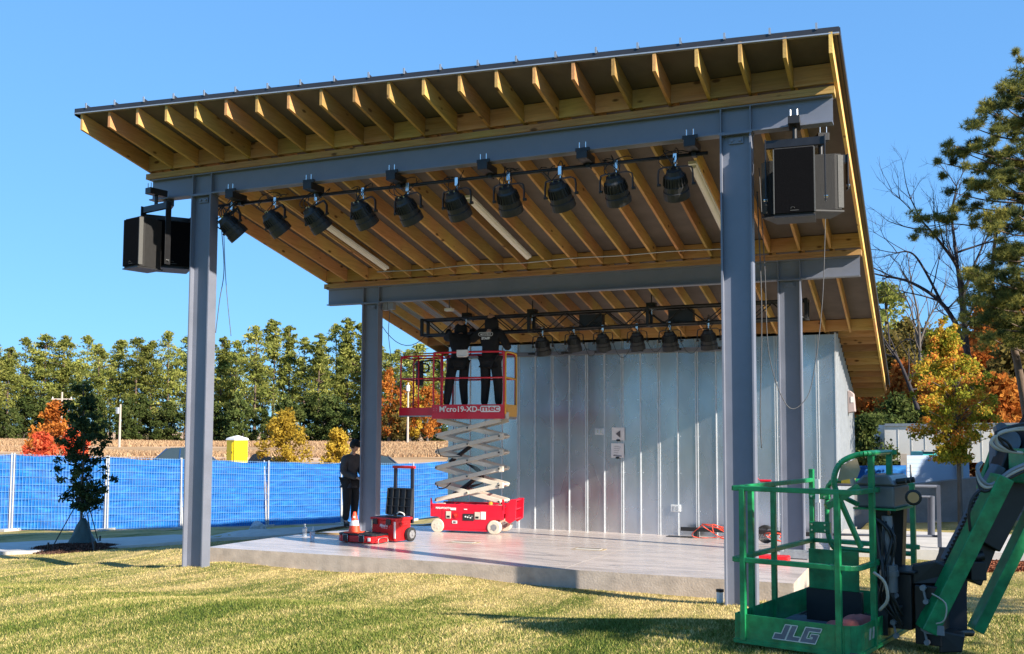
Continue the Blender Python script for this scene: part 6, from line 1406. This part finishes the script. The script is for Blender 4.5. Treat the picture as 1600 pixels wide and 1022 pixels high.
for k in range(1,9): z=.4+(a[2]-.4)*k/9; mb.bar((a[0],a[1],z)-hf3*.005,(b_[0],b_[1],z)-hf3*.005,.004,.008)
mb.build('board_lines',M_cont,t)
for px in (1412,1499): mb=MB(); q_=at(px,709,d=29.8); mb.box(q_[0]-.09,q_[0]+.09,q_[1]-.09,q_[1]+.09,.2,q_[2]); mb.build('post',M_pole,t)
M_tra=mat('trailer_white',(.74,.73,.71),.45,0,.05,1.5)
a=at(1382,664,d=44); b_=at(1700,662,d=40); t=empty('box_trailer',(a[0],a[1],.3)); tag(t,'long white box trailer parked behind the young maple','trailer')
mb=MB(); mb.prism([tuple(a),tuple(b_),(b_[0],b_[1],.9),(a[0],a[1],.9)],hf3*0,hf3*2.5); mb.build('box',M_tra,t)
mb=MB(); mb.bar(a-hf3*.03,b_-hf3*.03,.06,.12); mb.build('top_rail',M_drip,t)
mb=MB()
for k in range(1,14): p=a+(b_-a)*k/14; mb.box(p[0]-.008,p[0]+.008,p[1]-.012,p[1]-.0,.95,p[2]-.1)
mb.build('rivet_seams',mat('seam_grey',(.55,.55,.54),.6),t)
for k in (.2,.28,.8): mb=MB(); p=a+(b_-a)*k; mb.lathe((p[0],p[1]-.1,.75),(0,1,0),[(0,.45),(.05,.5),(.3,.5),(.32,.45)],18); mb.build('wheel',M_tyre,t)
t,a,b_=slab_from('teal_box',(1442,706),(1464,706),33,1.0,.5,mat('teal_paint',(.02,.35,.36),.5),'teal box top showing above the pale blue screen','box')
mb=MB(); mb.bar(a+(0,0,.03),b_+(0,0,.03),.2,.05); mb.build('lid',M_drip,t)
# the short blue fence behind the basket
a=at(1338,728,d=27); b_=at(1416,727,d=27); zl_=at(1416,757,d=27)[2]-.6
t=empty('blue_fence_panel',(a[0],a[1],zl_)); tag(t,'short dark blue screened fence panel behind the control box of the basket','fence panel')
mb=MB(); mb.prism([tuple(a),tuple(b_),(b_[0],b_[1],zl_),(a[0],a[1],zl_)],hf3*0,hf3*.02); mb.build('screen',M_blue,t)
mb=MB(); c=at(1423,726,d=27); mb.cyl((c[0],c[1],zl_),c,.03,n=8); mb.build('post',M_post,t)
mb=MB()
for k in range(12): z=zl_+(c[2]-zl_)*k/12; mb.bar((b_[0],b_[1],z),(c[0],c[1],z),.008,.008)
mb.build('wire_mesh',M_wire,t)
# gravel bed and mulch strip on the right
M_rock=leafmat('pale_rock',[(0,(.18,.16,.14)),(.5,(.36,.33,.29)),(1,(.55,.51,.46))],.0)
def scatter_strip(pxs,pys,n,sz,m,name,lab,cat,seed,d0=None):
    g=np.random.default_rng(seed); P=[]
    A_=[onground(*p) for p in pxs]; 
    q_=np.array(A_); lo=q_.min(0); hi=q_.max(0); x=g.uniform(lo[0],hi[0],n*4); y=g.uniform(lo[1],hi[1],n*4); k=in_poly(x,y,[(p[0],p[1]) for p in A_]); x,y=x[k][:n],y[k][:n]
    Pn=np.stack([x,y,ground_arr(x,y)+.03],1); V=quads(Pn,sz,g,1.1); return tag(arr_mesh(name,V,np.arange(len(V)).reshape(-1,4),m,rnd=g.random(len(Pn))),lab,cat,kind='stuff')
scatter_strip([(1515,846),(1680,838),(1680,860),(1525,868)],0,5000,.14,M_rock,'gravel','pale rock bed right of the boom lift','gravel',3)
scatter_strip([(1500,873),(1700,868),(1700,892),(1500,896)],0,9000,.07,leafmat('red_mulch',[(0,(.10,.035,.02)),(1,(.32,.12,.07))],.0),'mulch_strip','reddish brown mulch strip behind the boom lift','mulch',4)
# ------------------------------------------------------------------ young maple
d=24.5; P=gpt(1497,d); t=empty('young_maple',P); tag(t,'young maple with bright yellow, orange and green leaves behind the boom lift','tree'); g=np.random.default_rng(12)
mb=MB(); mb.tube(smooth([P-(0,0,.2),at(1498,715,d=d),at(1493,640,d=d),at(1478,520,d=d)],20),.065,8,.015); mb_b=mb; cl=[]
for k in range(300):
    py=g.uniform(520,718); v=(py-520)/198; w=[22,48,70,76,68,36][min(5,int(v*6))]; cxp=[1475,1480,1488,1496,1494,1492][min(5,int(v*6))]
    px=cxp+g.uniform(-1,1)*w*g.uniform(.6,1.05); q_=at(px,py,d=d+g.normal()*.5*w/60)-P; s_=g.uniform(.10,.24); cl.append((*q_,s_,s_,s_*.8))
    if k%5==0: c0=at(1492,min(715,py+35),d=d); mb.tube([c0,(c0+q_+P)/2+(0,0,.1),q_+P],.016,4,.005)
for k in range(14):
    q_=at(1478+g.uniform(-25,22),g.uniform(498,545),d=d)-P; cl.append((*q_,.11,.11,.11))
mb.build('trunk',M_barkg,t); crown('crown',t,cl,80,.062,M_maple,g,1.15,shell=.1)
# ------------------------------------------------------------------ big pine, right
def tuft_crown(name,parent,pads,g,m,tl_=.26,w=.010,tufts=55,nd=26,org=(0,0,0)):
    """needle tufts: bursts of thin blades at twig ends, pads=(x,y,z,rx,rz)"""
    C=[];rn=[]
    for p in pads:
        d_=g.normal(size=(tufts,3)); d_/=np.linalg.norm(d_,axis=1)[:,None]; q_=g.uniform(.1,1,tufts)**.6
        C.append(np.array(p[:3])+d_*q_[:,None]*np.array([p[3],p[3],p[4]])); rn.append(np.clip(g.uniform(0,.6)+g.uniform(-.1,.45,tufts),0,1))
    C=np.concatenate(C); rn=np.concatenate(rn); C=np.repeat(C,nd,0); rn=np.repeat(rn,nd); n=len(C)
    dr=g.normal(size=(n,3)); dr[:,2]+=.45; dr/=np.linalg.norm(dr,axis=1)[:,None]; b_=g.normal(size=(n,3)); b_-=dr*(dr*b_).sum(1)[:,None]; b_/=np.linalg.norm(b_,axis=1)[:,None]
    L_=(tl_*g.uniform(.6,1.2,n))[:,None]; V=np.stack([C-b_*w,C+b_*w,C+dr*L_],1).reshape(-1,3); return arr_mesh(name,V,np.arange(3*n).reshape(-1,3),m,parent=parent,rnd=rn)
d=36; P=gpt(1618,d); t=empty('big_pine',P); tag(t,'big dark pine rising at the right edge of the photo','tree'); g=np.random.default_rng(21)
pads=[]; mb=MB(); mb.tube(smooth([P-(0,0,.3),at(1622,560,d=d),at(1632,300,d=d),at(1628,80,d=d)],30),.34,9,.06)
rows=[(105,1582,1680,.5),(140,1560,1690,.6),(175,1530,1700,.7),(205,1512,1710,.8),(235,1478,1720,.8),(252,1462,1720,.7),(285,1510,1700,.8),(300,1482,1700,.6),(330,1520,1720,.8),(350,1545,1720,.8),(385,1550,1740,.9),(405,1560,1740,.9),(440,1515,1720,.9),(470,1530,1720,.9),(500,1520,1700,.9),(535,1540,1700,.8)]
for py,x0,x1,s_ in rows:
    n_=int((x1-x0)/8)
    for k in range(n_):
        px=x0+(x1-x0)*(k+g.uniform(.0,.8))/n_; dd=d+g.normal()*1.1*(.3+abs(px-x0)/120); q_=at(px,py+g.normal()*13,d=dd); r_=g.uniform(.18,.5)*s_; pads.append((*q_,r_,r_*.6))
        if k%4==0: c0=at(1628,py+18,d=d); mb.tube(smooth([c0,(c0*.45+q_*.55)+(0,0,-.15),q_],8),.05,5,.012)
for k in range(110):
    py=g.uniform(112,500); q_=at(g.uniform(1545+max(0,(230-py)*.25),1680),py,d=d+g.normal()*1.3); r_=g.uniform(.22,.5); pads.append((*q_,r_,r_*.5))
mb.build('trunk',M_bark,t); tuft_crown('crown',t,pads,g,M_pine2,tufts=24,nd=18,w=.011,tl_=.22)
# sprig branches reaching left, over the bare tree
d=37.5; P=gpt(1606,d); t=empty('leaning_pine',P); tag(t,'darker leaning pine left of the big pine, its thin branches reaching toward the roof','tree'); mb=MB(); mb.tube(smooth([at(1606,660,d=d),at(1588,560,d=d),at(1566,480,d=d),at(1550,440,d=d),at(1560,330,d=d)],24),.16,8,.05); mb.tube(smooth([P-(0,0,.3),at(1606,660,d=d)],6),.2,8,.16)
pads=[]
for (pts,sz_) in (([(1560,330),(1510,325),(1460,335),(1425,338)],.42),([(1556,360),(1490,350),(1440,362)],.30),([(1552,440),(1530,430),(1512,436)],.45),([(1555,470),(1600,455)],.5),([(1560,400),(1595,392)],.5),([(1552,450),(1520,480)],.5),([(1550,450),(1570,520),(1590,520)],.5)):
    Q=[at(a,b_,d=d+g.normal()*.4) for a,b_ in pts]; mb.tube(smooth(Q,16),.035,5,.01)
    S_=smooth(Q,10)
    for q_ in S_[3:]: pads.append((*(q_+g.normal(size=3)*.15),sz_*.8,sz_*.45))
for k in range(26): q_=at(g.uniform(1502,1600),g.uniform(415,545),d=d+g.normal()*.8); pads.append((*q_,.42,.25))
mb.build('trunk',M_bark,t); tuft_crown('crown',t,pads,g,M_pine2,tufts=24,nd=18,w=.010,tl_=.20)
d=70; P=gpt(1388,d); t=empty('distant_pine',P); tag(t,'pine with layered pale green crown just right of the roof edge','tree'); mb=MB(); mb.tube([P,at(1384,440,d=d)],.3,7,.08); pads=[]
for k in range(46):
    py=g.uniform(448,560); px=1384+g.uniform(-1,1)*(12+ (py-448)*.28); q_=at(px,py,d=d+g.normal()*1.5); pads.append((*q_,.75,.45))
mb.build('trunk',M_bark,t); cl=[(p[0]-P[0],p[1]-P[1],p[2]-P[2],p[3],p[3],p[4]) for p in pads]; crown('crown',t,cl,70,.26,M_pine,g,1.6)
# ------------------------------------------------------------------ bare trees
def bare(name,base,tips,lab,d,r0,seed,m,parent_lab=None,depth=4,spread=.5,leaf=None):
    g=np.random.default_rng(seed); t=empty(name,base); tag(t,lab,'tree'); mb=MB()
    def grow(p,dirv,L_,r_,lv):
        n_=5; pts=[p]; dv=dirv.copy()
        for i in range(n_): dv=dv+g.normal(size=3)*.10; dv[2]+=.03; dv/=np.linalg.norm(dv); pts.append(pts[-1]+dv*L_/n_)
        mb.tube(pts,r_,5 if lv<2 else 4,r_*.45)
        if lv>=depth: return
        for k in range(4 if lv<depth-1 else 5):
            i=int(g.integers(2,n_+1)); nd=dv*.8+g.normal(size=3)*spread; nd[2]+=.12; nd/=np.linalg.norm(nd); grow(pts[i],nd,L_*g.uniform(.45,.72),r_*.42,lv+1)
    for pts,rr0 in tips:
        Q=[at(a,b_,d=d+dd_) for a,b_,dd_ in pts]; S_=smooth(Q,20); mb.tube(S_,rr0,6,rr0*.35)
        for k in range(5,len(S_),2):
            dv=S_[k]-S_[k-1]; dv/=np.linalg.norm(dv); nd=dv*.7+g.normal(size=3)*spread*1.3; nd[2]+=.2; nd/=np.linalg.norm(nd); grow(S_[k],nd,g.uniform(.9,1.9),rr0*.32,2)
        grow(S_[-1],(S_[-1]-S_[-2])/np.linalg.norm(S_[-1]-S_[-2]),1.6,rr0*.35,1)
    mb.build('trunk',m,t); return t
M_bb=mat('bare_bark',(.035,.03,.035),.9,0,.3,10)
d=40; B0=gpt(1520,d)
bare('bare_tree',B0,[([(1522,640,0),(1508,520,0),(1500,450,0),(1488,350,.5)],.16),([(1515,560,0),(1490,500,.3),(1462,465,.6),(1420,440,1),(1385,432,1.4)],.12),([(1508,520,0),(1500,430,-.5),(1470,380,-1),(1440,345,-1.2)],.10),([(1502,470,0),(1520,420,.4),(1542,370,.6)],.08),([(1470,470,.6),(1430,400,.8),(1400,395,1)],.06)],'bare dark branching tree right of the roof with a wide fan of twigs',d,.2,4,M_bb)
d=46; bare('bare_tree',gpt(1438,d),[([(1440,600,0),(1437,540,0),(1434,490,0),(1425,450,0)],.10),([(1437,535,0),(1450,500,0),(1462,480,0)],.07),([(1436,540,0),(1422,480,.4),(1410,462,.4)],.06)],'slim bare grey tree with a few upright forks left of the maple',d,.1,5,M_barkg,depth=2,spread=.35)
d=33; bare('bare_tree',gpt(1428,d),[([(1434,640,0),(1420,600,0),(1405,565,0),(1388,540,0)],.09),([(1420,600,0),(1436,570,.3)],.04)],'leaning dark bare trunk just right of the roof corner',d,.1,6,M_bb,depth=2,spread=.3)
# ------------------------------------------------------------------ woods at right
g=np.random.default_rng(9)
def ptree(px,py,d,cr,m,lab,name='woodland_tree',seed=0,**k):
    P=gpt(px,d); h=2.12+(677.5-py)*d/FPX-P[2]; return bushy(name,h,cr,seed or int(px),lab,m,loc=P,**k)
W_=[(1395,545,62,3.2,M_olive,'thin olive brown tree just right of the roof corner'),(1425,520,66,3.2,M_olive,'olive brown tree behind the slim bare tree'),(1465,535,64,3.4,M_olive,'olive brown tree behind the maple on its left'),(1360,600,60,2.4,M_rust,'rust brown tree seen under the rear roof corner'),(1545,500,52,3.0,M_rust,'orange brown tree behind the maple on its right'),(1590,490,54,3.0,M_rust,'golden brown tree at the right edge below the pines'),(1580,560,46,2.4,M_olive,'dull olive tree at the right edge above the boom'),(1560,610,44,2.2,M_rust,'low rusty brush right of the maple'),(1620,520,48,3.0,M_olive,'olive tree cut off by the right edge of the photo'),(1415,590,56,2.6,M_rust,'reddish brown brush behind the leaning bare trunk'),(1500,560,60,3.0,M_olive,'olive brown tree hidden mostly behind the maple')]
for i,(px,py,d,cr,m,lab) in enumerate(W_): ptree(px,py-14,d,cr,m,lab,seed=100+i,per=70,size=.24,ncl=95,z0=.02)
for i,(px,py,d,cr,lab) in enumerate(((1352,655,44,1.5,'low dark evergreen beside the side wall of the pavilion'),(1375,645,46,1.9,'dark round evergreen left of the white trailer'),(1400,625,48,2.0,'dark evergreen above the left end of the trailer'),(1572,600,50,2.3,'dark evergreen above the trailer right of the maple'),(1440,640,50,2.0,'dark evergreen behind the left side of the maple'))):
    ptree(px,py,d,cr,M_cedar,lab,name='evergreen',seed=130+i,per=80,size=.16,ncl=70,z0=.0)
bt='mixed dark woodland tree at the back of the right hand woods'
bb=[bushy('woodland_tree',9,3.5,150+k,bt,m,group='back row of the right hand woods',per=50,size=.34,ncl=60,z0=.0) for k,m in enumerate((M_cedar,M_olive,M_cedar))]; ub_=[0]*3
for i,px in enumerate(np.arange(1330,1720,24)):
    d=84+g.uniform(-5,5); P=gpt(px,d); put(bb,i,P,g.uniform(.75,1.05),g.uniform(0,6),ub_)
# ------------------------------------------------------------------ trees outside the frame that throw shade and show in the metal wall
lab='tree standing outside the photo whose shade falls on the lawn'
for i,(x,y,h,cr) in enumerate(((20.3,-7.3,7.8,2.2),(25,-8.8,10,2.6),(23,-12.5,10,2.4),(29,-4.5,11,2.6),(22,11.4,8.8,2.7),(24.5,14.2,9.2,2.8),(23.5,17.8,9,2.8),(27,20.5,10,3.0),(21.5,14.6,7.5,2.2),(31,24,11,3.2),(20,13.0,5.5,1.8))):
    P=(x,y,ground(x,y)); bushy('shade_tree',h,cr,200+i,lab,M_olive,group='trees outside the photo',loc=P,per=(34 if i<4 else 110),size=(.26 if i<4 else .34),ncl=(42 if i<4 else 80),z0=(.3 if i<4 else .08),tr=.02)
for i,x in enumerate(np.arange(-50,60,7.5)):
    y=-62+g.uniform(-6,6); o=copy_tree(protos[i%6]); o.location=(x,y,ground(x,y)); s_=g.uniform(.55,.8); o.scale=(s_,)*3; o['label']='pine standing behind the photographer, outside the photo'; o['group']='pines behind the photographer'
